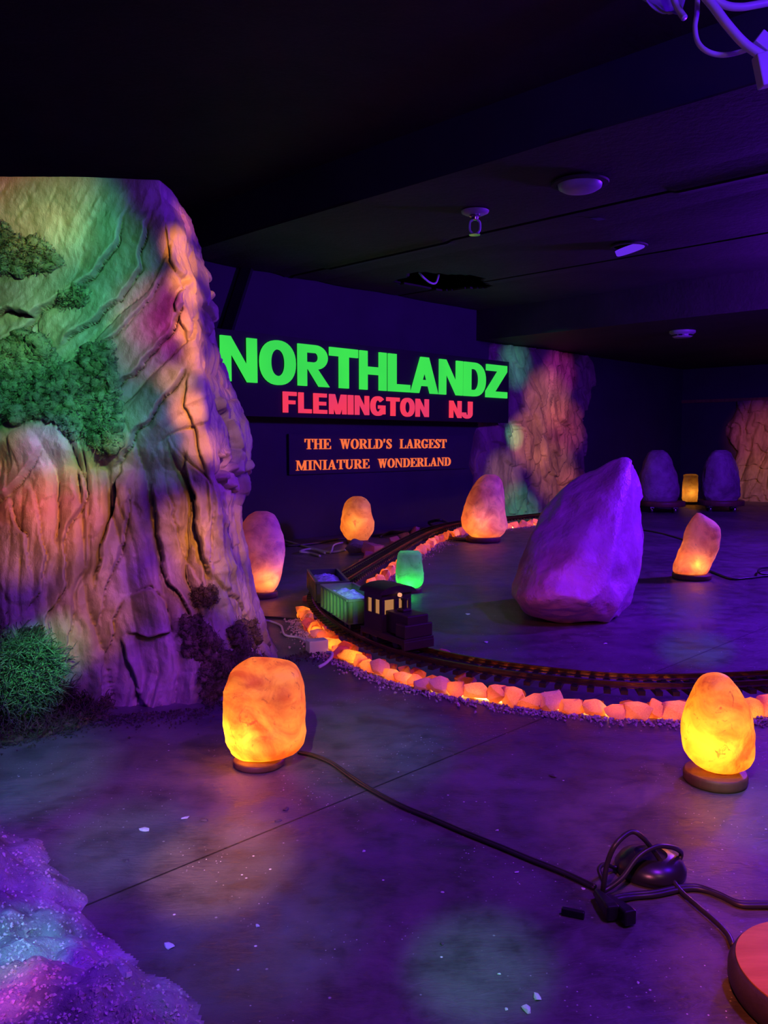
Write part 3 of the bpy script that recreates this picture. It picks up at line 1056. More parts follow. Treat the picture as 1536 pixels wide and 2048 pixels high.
moss([(458, 1262), (470, 1243), (510, 1240), (520, 1268), (505, 1300), (470, 1298)], M['moss_brown'], 'brown moss clump on the rock toe above the nearest glowing lamp', 8, 0.013, 18)
moss([(405, 1325), (440, 1305), (500, 1300), (540, 1318), (470, 1335), (450, 1370), (420, 1420), (405, 1390)], M['moss_brown'], 'brown moss litter at the rock foot behind the nearest glowing lamp', 8, 0.012, 18, ground=True)
moss([(-30, 1290), (40, 1285), (100, 1300), (108, 1330), (90, 1380), (60, 1420), (-30, 1425)], M['moss'], 'stringy green moss tangle at the left foot of the rock', 10, 0.016, 16, 0.075, 0.0013, 0.5, ground=True)
moss([(40, 1262), (75, 1255), (78, 1285), (50, 1295)], M['moss_brown'], 'brown moss tuft on the rock just above the stringy green tangle', 8, 0.012, 18)
moss([(-30, 1425), (60, 1420), (110, 1370), (140, 1375), (150, 1400), (205, 1395), (215, 1430), (190, 1450), (80, 1475), (-30, 1495)], M['moss_brown'], 'dark brown moss and twigs along the floor at the rock foot', 9, 0.014, 12, 0.045, 0.0012, 0.6, ground=True)

# soil skirt where the rock meets the floor
mb = MB()
sk = MB()
for k in range(1500):
    x = random.uniform(-30, 640)
    yb_ = np.interp(x, [-30, 0, 210, 400, 480, 570, 640], [1492, 1484, 1436, 1422, 1385, 1318, 1300])
    p = gp(x, yb_ + abs(random.gauss(0, 12)) - 3)
    s = random.uniform(.0015, .006)
    rot = Matrix.Rotation(random.uniform(0, 6.28), 3, Vector((random.gauss(0, 1), random.gauss(0, 1), random.gauss(0, 1))).normalized())
    vs4 = [rot @ Vector(q) * s for q in ((1, .2, 0), (-.6, .9, .1), (-.5, -.8, 0), (0, 0, .8), (.1, .1, -.4))]
    zmin = min(v.z for v in vs4)
    sk.add([p + v - Vector((0, 0, zmin)) for v in vs4], [(0, 1, 3), (1, 2, 3), (2, 0, 3), (1, 0, 4), (2, 1, 4), (0, 2, 4)])
o = sk.build('soil_litter', M['soil'], origin=gp(300, 1440), angle=180, smooth=False)
tag(o, 'scattered crumbs of soil and chips along the foot of the rock', 'soil', kind='stuff')

# ------------------------------------------------------------------ bark panels on the far walls


def bark_panel(place, s0, s1, zt, left, right, label, seed, thick=0.05):
    """sheet of bark relief; place(s, z, off); left/right give the edge as a function of height 0..1"""
    n1, n2 = 130, 170
    t = np.linspace(0, 1, n2)
    Lx, Rx = left(t), right(t)
    S = Lx[:, None] + (Rx - Lx)[:, None] * np.linspace(0, 1, n1)[None, :]
    S = s0 + (s1 - s0) * S
    Zz = np.repeat((t * zt)[:, None], n1, 1)
    w = fbm(S * 1.3 + seed, Zz * 1.1, 1.0, 3)
    tilt = S * 0.9 + Zz * 0.28
    D = 0.030 * ridged(tilt * 5.0 + .6 * w + seed, Zz * 1.0, 3) - 0.045 * np.exp(-(vn(tilt * 7 + .8 * w + seed, Zz * 1.6) / .10) ** 2)
    st_ = (Zz * 3.2 + 1.3 * fbm(S * 4 + seed, Zz * 1.2, 4.0, 2))
    fr_ = st_ - np.floor(st_)
    D += 0.035 * (1 - fr_) + 0.012 * fbm(S * 14, Zz * 8, 2.0, 3)
    e = np.linspace(0, 1, n1)[None, :]
    D += thick * np.minimum(1, np.sqrt(np.clip(np.minimum(e, 1 - e) / 0.10, 0, 1)))
    D = np.clip(D, 0.0, None)
    D[:, 0] = D[:, -1] = 0
    vs = [place(S[i, j], Zz[i, j], D[i, j]) for i in range(n2) for j in range(n1)]
    fs = [(i * n1 + j, i * n1 + j + 1, (i + 1) * n1 + j + 1, (i + 1) * n1 + j) for i in range(n2 - 1) for j in range(n1 - 1)]
    nb = len(vs)
    vs += [place(S[n2 - 1, j], Zz[n2 - 1, j], 0.0) for j in range(n1)]
    fs += [((n2 - 1) * n1 + j, (n2 - 1) * n1 + j + 1, nb + j + 1, nb + j) for j in range(n1 - 1)]
    o = raw('bark_panel', np.array([tuple(v) for v in vs]), fs, M['bark'], origin=place((s0 + s1) / 2, 0, 0))
    finish(o.data, True, 180)
    return tag(o, label, 'wall panel')


bu0, bu1 = on_wall(940, 1040, 0.05)[0], on_wall(1186, 1015, 0.05)[0]
bark_panel(lambda s, z, off: room(s, WALL_V - off, z), bu0, bu1, 1.69,
           lambda t: np.interp(t, [0, .3, .6, .8, 1], [.02, .03, .06, .10, .17]) + .02 * vn(t * 9, 3.0),
           lambda t: np.interp(t, [0, .15, .35, .6, .85, 1], [.955, .97, .93, .92, 1.0, .98]) + .02 * vn(t * 7, 9.0),
           'rough bark relief on the wall right of the big sign', 3.0)


def far_v(px, py):
    d_ = ray(px, py)
    t_ = (WALL_U - EYE.dot(U2)) / d_.dot(U2)
    p_ = EYE + d_ * t_
    return p_.dot(V2)


bark_panel(lambda s, z, off: room(WALL_U - off, s, z), far_v(1472, 1000), far_v(1850, 1000), 1.26,
           lambda t: np.interp(t, [0, .5, .65, 1], [.0, .01, -.09, .0]) + .015 * vn(t * 8, 5.0),
           lambda t: np.interp(t, [0, 1], [1.0, 1.0]),
           'rough bark relief on the far wall, behind the right rock on a dolly', 11.0)

# ------------------------------------------------------------------ salt lamps


def crystal(rows, Y, zmin, depth=0.85, nr=44, na=56, seed=0.0, amp=0.045, boxy=2.3, cen=None):
    """closed lump whose outline follows rows (y, left, right) at distance Y"""
    zz, xl, xr = [], [], []
    for y, a, b in rows:
        p, q = at_y(a, y, Y), at_y(b, y, Y)
        zz.append(p.z)
        xl.append(p.x)
        xr.append(q.x)
    zz, xl, xr = np.array(zz[::-1]), np.array(xl[::-1]), np.array(xr[::-1])
    zz = zmin + (zz - zz[0]) * (zz[-1] - zmin) / (zz[-1] - zz[0])
    t = np.linspace(0, 1, nr)
    t = 0.5 - 0.5 * np.cos(t * math.pi)
    z = zz[0] + (zz[-1] - zz[0]) * t
    L_, R_ = np.interp(z, zz, xl), np.interp(z, zz, xr)
    for A in (L_, R_):
        A[1:-1] = .25 * A[:-2] + .5 * A[1:-1] + .25 * A[2:]
    wmax = (R_ - L_).max() / 2
    th = np.linspace(0, 2 * math.pi, na, endpoint=False)
    vs = []
    for k in range(nr):
        cx, w = (L_[k] + R_[k]) / 2, (R_[k] - L_[k]) / 2
        ca, sa = np.cos(th), np.sin(th)
        p = boxy
        den = (np.abs(ca) ** p + np.abs(sa) ** p) ** (1 / p)
        x, y = w * ca / den, w * depth * sa / den
        s = 1 / wmax
        n_ = fbm(x * s * 1.6 + seed, y * s * 1.6 + seed, (z[k] + 0 * x) * s * 1.6, 4)
        rn = 1 - np.abs(vn(x * s * 2.3 + seed + 7, y * s * 2.3, (z[k] + 0 * x) * s * 2.3)) * 2
        m_ = 1 + amp * n_ + amp * 0.5 * rn
        vs.append(np.stack([cx + x * m_, Y + y * m_, np.full(na, z[k])], 1))
    V = np.concatenate(vs)
    fs = [(i * na + j, i * na + (j + 1) % na, (i + 1) * na + (j + 1) % na, (i + 1) * na + j) for i in range(nr - 1) for j in range(na)]
    fs.append(tuple(reversed(range(na))))
    fs.append(tuple((nr - 1) * na + j for j in range(na)))
    return V, fs


def salt_lamp(rows, foot, base_px, base_h, m, label, bulb, color=(1.0, 0.60, 0.20), power=0.5, depth=0.85, seed=0.0, amp=0.045, boxy=2.3, radius=0.02, group='salt lamps'):
    g = gp(*foot)
    o = empty('salt_lamp', g, label, 'lamp', group)
    k = g.y / F_PX
    V, fs = crystal(rows, g.y, base_h, depth, seed=seed, amp=amp, boxy=boxy)
    raw('salt_crystal', V, fs, m, o, g)
    if base_px:
        r = base_px * k
        mb = MB()
        mb.lathe(g, [(r * .93, 0.0), (r * .985, base_h * .12), (r, base_h * .35), (r, base_h * .75), (r * .97, base_h * .95), (r * .93, base_h)], 48)
        mb.build('wooden_base', M['wood'], o, g, angle=50)
    b = at_y(bulb[0], bulb[1], g.y)
    l = point_light('bulb', b - g + Vector((0, bulb[2] if len(bulb) > 2 else 0, 0)), color, power, radius)
    l.parent = o
    return o, g


ROW1 = [(1316, 500, 520), (1320, 492, 545), (1328, 480, 580), (1338, 468, 592), (1352, 462, 601), (1380, 453, 606), (1420, 449, 610), (1460, 449, 612), (1488, 454, 607), (1505, 464, 594), (1516, 478, 566), (1522, 490, 542)]
ROW2 = [(1346, 1426, 1440), (1352, 1408, 1456), (1362, 1399, 1463), (1380, 1390, 1476), (1410, 1379, 1492), (1440, 1370, 1500), (1465, 1366, 1503), (1490, 1367, 1504), (1520, 1372, 1501), (1540, 1385, 1495), (1552, 1402, 1480), (1558, 1418, 1468)]
ROW3 = [(1023, 510, 535), (1030, 497, 550), (1045, 487, 558), (1070, 480, 565), (1100, 476, 569), (1130, 476, 568), (1160, 484, 563), (1180, 495, 556), (1193, 505, 548)]
ROW4 = [(993, 705, 723), (998, 697, 733), (1008, 689, 740), (1025, 684, 743), (1050, 681, 747), (1065, 682, 747), (1078, 688, 743), (1087, 695, 737)]
ROW5 = [(949, 970, 990), (953, 962, 997), (962, 953, 1003), (980, 943, 1006), (1000, 934, 1007), (1020, 928, 1009), (1045, 922, 1013), (1060, 923, 1013), (1072, 931, 1008), (1080, 942, 1000)]
ROW6 = [(1103, 800, 838), (1108, 796, 843), (1125, 793, 845), (1150, 791, 847), (1168, 792, 846), (1176, 797, 842), (1181, 808, 836)]
ROW7 = [(1026, 1393, 1401), (1033, 1388, 1412), (1045, 1381, 1430), (1058, 1375, 1439), (1075, 1369, 1440), (1095, 1362, 1437), (1115, 1356, 1430), (1135, 1350, 1422), (1148, 1348, 1415), (1153, 1352, 1410)]
ROW8 = [(948, 1374, 1390), (950, 1369, 1394), (975, 1367, 1394), (1000, 1366, 1393), (1006, 1368, 1392)]

lamp1, g1 = salt_lamp(ROW1, (518, 1528), 53, 0.016, M['salt_orange'], 'glowing orange salt lamp at the foot of the rock, nearest the viewer', (488, 1462, -0.02), power=1.4, seed=1.3, amp=0.05, boxy=2.8)
lamp2, g2 = salt_lamp(ROW2, (1430, 1563), 63, 0.026, M['salt_orange'], 'egg shaped glowing orange salt lamp in front of the curved track', (1420, 1470, -0.01), power=1.0, seed=4.1, amp=0.035)
lamp3, g3 = salt_lamp(ROW3, (526, 1194), 30, 0.03, M['salt_violet'], 'salt lamp half hidden behind the right edge of the rock mountain', (540, 1150, -0.04), power=0.62, seed=7.7)
lamp4, g4 = salt_lamp(ROW4, (715, 1087), 22, 0.03, M['salt_amber'], 'amber salt lamp by the wall below the orange slogan, behind two stone blocks', (713, 1045, -0.02), power=0.85, seed=9.2)
lamp5, g5 = salt_lamp(ROW5, (966, 1083), 35, 0.04, M['salt_violet'], 'tapered amber salt lamp on a round base where the track meets the wall', (960, 1050, -0.05), power=1.6, seed=12.9)
lamp6, g6 = salt_lamp(ROW6, (820, 1183), 24, 0.022, M['salt_green'], 'short salt lamp glowing green at its foot, right of the train', (818, 1168, -0.03), (0.02, 1.0, 0.07), 0.42, seed=15.0, boxy=3.0, radius=0.012)
lamp7, g7 = salt_lamp(ROW7, (1383, 1157), 38, 0.03, M['salt_violet'], 'slanted pinkish orange salt lamp right of the big violet rock', (1384, 1125, -0.04), power=0.85, seed=18.4, depth=0.75)
lamp8, g8 = salt_lamp(ROW8, (1380, 1008), 16, 0.03, M['salt_gold'], 'small golden block lamp between the two dark rocks on dollies', (1380, 985, 0.0), (1.0, 0.55, 0.16), 0.5, seed=21.0, boxy=4.5)

# cords of lamps
mb = MB()
for off in (-0.004, 0.004):
    pth = floor_cord([(598, 1504), (625, 1510), (660, 1524), (700, 1552), (740, 1578), (800, 1610), (860, 1635), (930, 1665), (1000, 1693), (1060, 1718), (1130, 1746), (1190, 1775)], 0.0045, 8)
    pth = [p + Vector((off * 0.45, off * .75, 0)) for p in pth]
    mb.tube(pth, 0.0032, 8)
cord = mb.build('cord', M['cord'], lamp1, g1, angle=180)
mb = MB()
mb.tube(floor_cord([(1420, 1142), (1440, 1150), (1465, 1158), (1500, 1156), (1536, 1152), (1600, 1150), (1750, 1140), (1900, 1150)], 0.006), 0.006, 6)
mb.tube(smooth_path([gp(1545, 1135, .008), gp(1522, 1137, .02), gp(1517, 1145, .02), gp(1535, 1149, .01), gp(1570, 1146, .008)]), 0.006, 6)
mb.build('cord', M['cord'], lamp7, g7, angle=180)
mb = MB()
mb.tube(floor_cord([(935, 1080), (900, 1076), (880, 1066), (905, 1062), (925, 1066)], 0.012), 0.012, 6)
mb.tube(smooth_path([gp(868, 1052, .02), gp(858, 1045, .06), gp(880, 1040, .10), gp(895, 1046, .05), gp(885, 1054, .02)]), 0.014, 6)
mb.build('cord', M['cord'], lamp5, g5, angle=180)

# two dark rocks on dollies


def dolly_rock(rows, foot, rad_px, rlabel, dlabel, seed):
    g = gp(*foot)
    k = g.y / F_PX
    dz = 0.12
    d_ = empty('wheeled_dolly', g, dlabel, 'dolly', 'wheeled dollies under the dark rocks')
    r = rad_px * k
    mb = MB()
    mb.lathe(g, [(r * .98, .065), (r, .07), (r, dz - .005), (r * .98, dz)], 40)
    mb.build('round_board', M['wood'], d_, g, angle=50)
    for a in (30, 120, 210, 300):
        q = g + Vector((math.cos(math.radians(a)), math.sin(math.radians(a)), 0)) * r * .72
        mb = MB()
        mb.lathe(q + Vector((-.012, 0, .03)), [(.026, 0), (.03, .004), (.03, .020), (.026, .024)], 18, (Vector((0, 1, 0)), Vector((0, 0, 1)), Vector((1, 0, 0))))
        mb.box(q + Vector((0, 0, .056)), (.02, .018, .010))
        mb.build('caster', M['chrome'], d_, g, angle=50)
    V, fs = crystal(rows, g.y, dz, .85, seed=seed, amp=.06)
    o = raw('salt_rock', V, fs, M['salt_dark'], origin=g + Vector((0, 0, dz)))
    tag(o, rlabel, 'rock', 'dark rocks on dollies')


dolly_rock([(900, 1305, 1325), (906, 1297, 1334), (920, 1290, 1342), (950, 1283, 1350), (980, 1279, 1354), (1000, 1280, 1356), (1010, 1285, 1350)], (1325, 1024), 43,
           'dark violet egg shaped rock on a dolly, left of the golden lamp', 'round wheeled dolly left of the golden lamp', 31.0)
dolly_rock([(900, 1432, 1452), (906, 1423, 1461), (925, 1414, 1468), (950, 1408, 1474), (980, 1404, 1477), (1000, 1404, 1477), (1010, 1410, 1470)], (1441, 1022), 44,
           'dark violet egg shaped rock on a dolly, right of the golden lamp', 'round wheeled dolly right of the golden lamp', 37.0)

# ------------------------------------------------------------------ the big violet rock
hp = [(1022, 1190, 3.45), (1052, 1230, 3.36), (1110, 1246, 3.33), (1150, 1243, 3.32), (1210, 1251, 3.33), (1240, 1243, 3.40), (1262, 1210, 3.5), (1284, 1130, 3.65), (1293, 1070, 3.72),
      (1280, 985, 3.72), (1282, 925, 3.65), (1270, 911, 3.58), (1206, 924, 3.64), (1140, 960, 3.66), (1080, 1028, 3.6), (1047, 1100, 3.55), (1248, 935, 3.50), (1238, 1010, 3.42),
      (1205, 1120, 3.24), (1212, 1185, 3.15), (1100, 1185, 3.12), (1160, 1050, 3.36), (1035, 1196, 3.26), (1250, 1120, 3.42), (1180, 1205, 3.13), (1060, 1200, 3.16),
      (1080, 1205, 3.95), (1225, 1205, 4.0), (1240, 1000, 3.95), (1120, 1040, 3.92), (1268, 1080, 4.0), (1060, 1180, 3.8)]
bm = bmesh.new()
for px, py, Y in hp:
    p = at_y(px, py, Y)
    p.z = max(p.z, 0.0)
    bm.verts.new(p)
for px, py in ((1080, 1228), (1215, 1232), (1150, 1238), (1110, 1212), (1225, 1212)):
    bm.verts.new(gp(px, py, 0.0))
bmesh.ops.convex_hull(bm, input=bm.verts)
for v in [v for v in bm.verts if not v.link_faces]:
    bm.verts.remove(v)
bmesh.ops.triangulate(bm, faces=bm.faces)
for _ in range(4):
    bmesh.ops.subdivide_edges(bm, edges=bm.edges[:], cuts=1, use_grid_fill=True)
    bmesh.ops.triangulate(bm, faces=bm.faces)
    if _ == 1:
        for k in range(1):
            bmesh.ops.smooth_vert(bm, verts=bm.verts, factor=0.5, use_axis_x=True, use_axis_y=True, use_axis_z=True)
for k in range(2):
    bmesh.ops.smooth_vert(bm, verts=bm.verts, factor=0.5, use_axis_x=True, use_axis_y=True, use_axis_z=True)
bm.normal_update()
co = np.array([v.co[:] for v in bm.verts])
no = np.array([v.normal[:] for v in bm.verts])
dd = 0.012 * fbm(co[:, 0] * 5, co[:, 1] * 5, co[:, 2] * 5, 4) + 0.012 * (1 - 2 * np.abs(vn(co[:, 0] * 7 + 3, co[:, 1] * 7, co[:, 2] * 5)))
# bite marks on the lower right flank
for px, py, r_b, dep in ((1190, 1110, .05, .035), (1225, 1160, .05, .03), (1180, 1190, .06, .02), (1255, 1090, .05, .015)):
    c_ = np.array(at_y(px, py, 3.3))
    dd -= dep * np.exp(-((co - c_) ** 2).sum(1) / r_b ** 2)
co = co + no * dd[:, None]
co[:, 2] = np.clip(co[:, 2], 0.0, None)
fs = [tuple(v.index for v in f.verts) for f in bm.faces]
bm.verts.index_update()
fs = [tuple(v.index for v in f.verts) for f in bm.faces]
bm.free()
big_o = gp(1150, 1225)
o = raw('salt_boulder', co, fs, M['salt_big'], origin=big_o)
tag(o, 'largest violet salt boulder, leaning, inside the loop of track', 'rock')

# ------------------------------------------------------------------ the track
TZ = 0.056
ctrl = [(2500, 1235), (2150, 1290), (1850, 1338), (1680, 1357), (1536, 1370), (1322, 1378), (1131, 1366), (941, 1341), (814, 1312), (742, 1283), (694, 1255), (660, 1226), (645, 1202), (652, 1184), (682, 1166), (722, 1141), (770, 1112), (820, 1083), (866, 1062), (925, 1049), (1010, 1041), (1085, 1033), (1180, 1022)]
path = smooth_path([gp(x, y, TZ) for x, y in ctrl], 24)
path = [Vector((p.x, p.y, 0)) for p in path]
# even spacing, light smoothing
arr = np.array([p[:] for p in path])
for _ in range(60):
    arr[1:-1] = .25 * arr[:-2] + .5 * arr[1:-1] + .25 * arr[2:]
sl = np.concatenate([[0], np.cumsum(np.linalg.norm(np.diff(arr, axis=0), axis=1))])
LEN = sl[-1]


def tp(s):
    return Vector((np.interp(s, sl, arr[:, 0]), np.interp(s, sl, arr[:, 1]), 0))


def tt(s):
    d_ = tp(min(s + .01, LEN)) - tp(max(s - .01, 0))
    return d_.normalized()


def tn(s):
    t_ = tt(s)
    return Vector((-t_.y, t_.x, 0))


def s_at(px, py, z=TZ):
    g = gp(px, py, z)
    d_ = np.hypot(arr[:, 0] - g.x, arr[:, 1] - g.y)
    return sl[int(d_.argmin())]


org = tp(LEN * .3)
track = empty('railway_track', org, 'curved model railway track of brass rails on dark ties, looping around the boulder', 'track')
GAUGE = 0.086
PITCH_T = 0.042
for sgn in (-1, 1):
    mb = MB()
    pr = [(-.006, 0), (.006, 0), (.006, .002), (.0015, .005), (.0015, .012), (.0035, .014), (.0035, .018), (-.0035, .018), (-.0035, .014), (-.0015, .012), (-.0015, .005), (-.006, .002)]
    ss = np.arange(0.02, LEN - .02, .02)
    vs, fs = [], []
    for s in ss:
        p, n_ = tp(s), tn(s)
        for a, b in pr:
            vs.append(p + n_ * (sgn * GAUGE / 2 + a) + Vector((0, 0, TZ + .012 + b)))
    k = len(pr)
    for i in range(len(ss) - 1):
        for j in range(k):
            fs.append((i * k + j, i * k + (j + 1) % k, (i + 1) * k + (j + 1) % k, (i + 1) * k + j))
    mb.add(vs, fs)
    mb.build('rail', M['rail'], track, org, angle=40)
tie_me = None
ts = np.arange(0.03, LEN - .03, PITCH_T)
far_mb = MB()
s_first = s_at(1560, 1368)
order = [s for s in ts if s >= s_first] + [s for s in ts if s < s_first]
for i, s in enumerate(order):
    p, t_, n_ = tp(s), tt(s), tn(s)
    if i < 100:
        if tie_me is None:
            mb = MB()
            mb.box((0, 0, .006), (.0095, .070, .006))
            for sg in (-1, 1):
                mb.box((0, sg * GAUGE / 2, .0135), (.006, .010, .0018))
            ob = mb.build('tie', M['tie'], track, smooth=False)
            tie_me = ob.data
        else:
            ob = bpy.data.objects.new('tie', tie_me)
            C.objects.link(ob)
            ob.parent = track
        ob.location = p + Vector((0, 0, TZ)) - org
        ob.rotation_euler = (0, 0, math.atan2(t_.y, t_.x))
    else:
        far_mb.box(p + Vector((0, 0, TZ + .006)), (.0095, .070, .006), (t_, n_, Vector((0, 0, 1))))
o = far_mb.build('ties', M['tie'], track, org, smooth=False)
o['kind'] = 'stuff'
# warm light strips laid along the floor under the stones
s_hp = s_at(645, 1202)


def strip(ss, side, label):
    mb = MB()
    vs, fs = [], []
    for s in ss:
        p, n_ = tp(s), tn(s)
        for w, z in ((-.007, .0), (.007, .0), (.007, .006), (-.007, .006)):
            vs.append(p + n_ * (side + w) + Vector((0, 0, z + .001)))
    for i in range(len(ss) - 1):
        for j in range(4):
            fs.append((i * 4 + j, i * 4 + (j + 1) % 4, (i + 1) * 4 + (j + 1) % 4, (i + 1) * 4 + j))
    mb.add(vs, fs)
    tag(mb.build('light_strip', M['strip'], origin=tp(ss[0]) + tn(ss[0]) * side, smooth=False), label, 'light', 'warm light strips under the track')


strip(np.arange(.05, s_hp, .03), .076, 'warm glowing light strip under the stones of the near curve')
strip(np.arange(s_at(690, 1161), LEN - .03, .03), -.098, 'warm glowing light strip under the stones of the far straight')

# ------------------------------------------------------------------ salt chunks along the track


def chunk_mesh(seed, chip=False):
    r = random.Random(seed)
    bm = bmesh.new()
    for i in range(16):
        v = Vector((r.gauss(0, 1), r.gauss(0, 1), r.gauss(0, 1))).normalized()
        p = 3.2
        v /= (abs(v.x) ** p + abs(v.y) ** p + abs(v.z) ** p) ** (1 / p)
        bm.verts.new(v * r.uniform(.82, 1.05))
    bmesh.ops.convex_hull(bm, input=bm.verts)
    for v in [v for v in bm.verts if not v.link_faces]:
        bm.verts.remove(v)
    bmesh.ops.dissolve_limit(bm, angle_limit=math.radians(14), verts=bm.verts, edges=bm.edges)
    bmesh.ops.bevel(bm, geom=bm.edges[:], offset=.09, segments=2, affect='EDGES', profile=.6)
    me = bpy.data.meshes.new('chunk')
    bm.to_mesh(me)
    bm.free()
    co = np.array([v.co[:] for v in me.vertices])
    co -= (co.max(0) + co.min(0)) / 2
    co /= (co.max(0) - co.min(0)) / 2
    co = co * (1 + .09 * fbm(co[:, 0] * 2 + seed, co[:, 1] * 2, co[:, 2] * 2, 3))[:, None]
    co[:, 2] -= co[:, 2].min()
    co[:, 2] *= 2 / co[:, 2].max()
    me.vertices.foreach_set('co', co.ravel())
    finish(me, True, 28)
    return me


M['chunk_bright'] = salt('bright_salt_chunk', (1.0, 0.40, 0.08), (1.0, 0.62, 0.22), (0.6, 0.36, 0.26), (0.8, 0.6, 0.5), 14, 0.78)
M['chunk_dull'] = salt('dull_salt_chunk', (0.6, 0.16, 0.08), (0.8, 0.3, 0.14), (0.60, 0.38, 0.46), (0.85, 0.66, 0.74), 14, 0.22)
CH = [chunk_mesh(i * 13 + 5) for i in range(10)]
for me in CH:
    me.materials.append(M['salt_chunk'])


def chunk(p, sx, sy, sz, rz, label, group, mat=None, name='salt_chunk'):
    me = random.choice(CH)
    o = bpy.data.objects.new(name, me)
    C.objects.link(o)
    o.location = Vector(p) - Vector((0, 0, sz * .10))
    o.scale = (sx, sy, sz / 2)
    o.rotation_euler = (0, 0, rz)
    if mat:
        o.material_slots[0].link = 'OBJECT'
        o.material_slots[0].material = mat
    return tag(o, label, 'stone', group)


LB = {'bright': 'bright yellow orange salt chunk in the stone edging of the near curve of track',
      'orange': 'pinkish orange glowing salt chunk in the stone edging of the near curve of track',
      'dull': 'dull violet pink salt chunk in the stone edging of the near curve of track'}
MT = {'bright': M['chunk_bright'], 'orange': None, 'dull': M['chunk_dull']}
GA = 'salt chunks along the near curve of track'
s_h = s_at(645, 1202)
s = .06
while s < s_h - .05:
    w = random.uniform(.021, .048)
    s += w * .74
    p, n_, t_ = tp(s), tn(s), tt(s)
    kk = random.choice(('bright', 'orange', 'orange', 'orange', 'dull'))
    chunk(p + n_ * random.choice((.078, .082, .086, .094)), w * random.uniform(.98, 1.12), random.uniform(.020, .030), random.uniform(.032, .066), math.atan2(t_.y, t_.x) + random.uniform(-.6, .6),
          LB[kk], GA + ' ' + kk, MT[kk])
    s += w * .74
s = .08
while s < s_h - .2:
    s += random.uniform(.05, .085)
    p, n_ = tp(s), tn(s)
    w = random.uniform(.014, .024)
    chunk(p + n_ * random.uniform(.036, .052), w, w * .9, random.uniform(.024, .046), random.uniform(0, 3),
          'small salt chunk tucked beneath the ties of the near curve of track', 'small salt chunks beneath the near ties', M['chunk_bright'] if random.random() < .5 else None)
s = s_at(700, 1156)
s_e = LEN - .08
GB = 'salt chunks along the far straight of track'
while s < s_e:
    w = random.uniform(.030, .048)
    s += w
    p, n_, t_ = tp(s), tn(s), tt(s)
    chunk(p - n_ * random.uniform(.10, .125), w * random.uniform(.95, 1.15), random.uniform(.026, .036), random.uniform(.05, .075), math.atan2(t_.y, t_.x) + random.uniform(-.3, .3),
          'salt chunk glowing pink along the far side of the loop of track', GB)
    s += w * .9
GC = 'salt chunks between the far track and the wall'
for px, py, w in ((742, 1122, .05), (728, 1133, .04), (760, 1106, .045), (790, 1088, .045), (808, 1078, .04), (830, 1066, .045), (720, 1147, .035)):
    p = gp(px, py)
    chunk(p, w, w * .8, w * 1.5, random.uniform(0, 3), 'violet pink salt chunk on the wall side of the far track', GC)
for px, py, w, lb in ((613, 1203, .026, 'lone orange salt chunk left of the green freight car'), (625, 1262, .045, 'dull pink salt chunk left of the track, above the white power adapter'),
                      (893, 1316, .030, 'lone violet salt chunk inside the near curve of track'), (682, 1317, .040, 'pink salt chunk lying outside the row, by the white power adapter'),
                      (834, 1356, .028, 'pale pink salt chunk standing forward of the row'), (930, 1374, .040, 'big dull violet chunk leaning forward in the near row')):
    chunk(gp(px, py), w, w * .75, w * 1.35, random.uniform(0, 3), lb, None)
# two blocks in front of the amber lamp
p = gp(712, 1106)
chunk(p, .085, .06, .11, .5, 'dark red stone block in front of the amber lamp by the wall', None, M['salt_dark'], 'stone_block')
p = gp(744, 1110)
chunk(p, .065, .05, .10, -.4, 'pink stone block beside the dark red one, before the amber lamp', None, None, 'stone_block')

# gravel between and outside the chunks
gr = MB()
for k in range(5200):
    far = random.random() < .28
    if far:
        s = random.uniform(s_at(700, 1156), s_e)
        offs = -(.10 + abs(random.gauss(0, .06)))
    else:
        s = random.uniform(.05, s_h - .1)
        offs = .108 + abs(random.gauss(0, .030))
    p = tp(s) + tn(s) * offs
    sz = random.uniform(.0025, .0075)
    rot = Matrix.Rotation(random.uniform(0, 6.28), 3, Vector((random.gauss(0, 1), random.gauss(0, 1), random.gauss(0, 1))).normalized())
    vs4 = [rot @ (Vector(q) * sz) for q in ((1, 0, 0), (-.8, .3, .1), (0, .9, 0), (.1, -.8, 0), (0, 0, .9), (.1, .1, -.7))]
    zm = min(v.z for v in vs4)
    gr.add([p + v - Vector((0, 0, zm + sz * .15)) for v in vs4], [(0, 2, 4), (2, 1, 4), (1, 3, 4), (3, 0, 4), (2, 0, 5), (1, 2, 5), (3, 1, 5), (0, 3, 5)])
o = gr.build('salt_gravel', M['gravel'], origin=org, smooth=False)
tag(o, 'fine violet pink salt gravel spilled along the track', 'gravel', kind='stuff')

# ------------------------------------------------------------------ the train
RZ = TZ + .012 + .018     # rail top


def car_axes(s, L):
    a, b = tp(s - L / 2), tp(s + L / 2)
    x = (a - b).normalized()        # forward = towards the near curve
    c_ = (a + b) / 2
    y = Vector((-x.y, x.x, 0))
    return c_, (x, y, Vector((0, 0, 1)))


def loc(c_, ax, x, y, z):
    return c_ + ax[0] * x + ax[1] * y + Vector((0, 0, z))


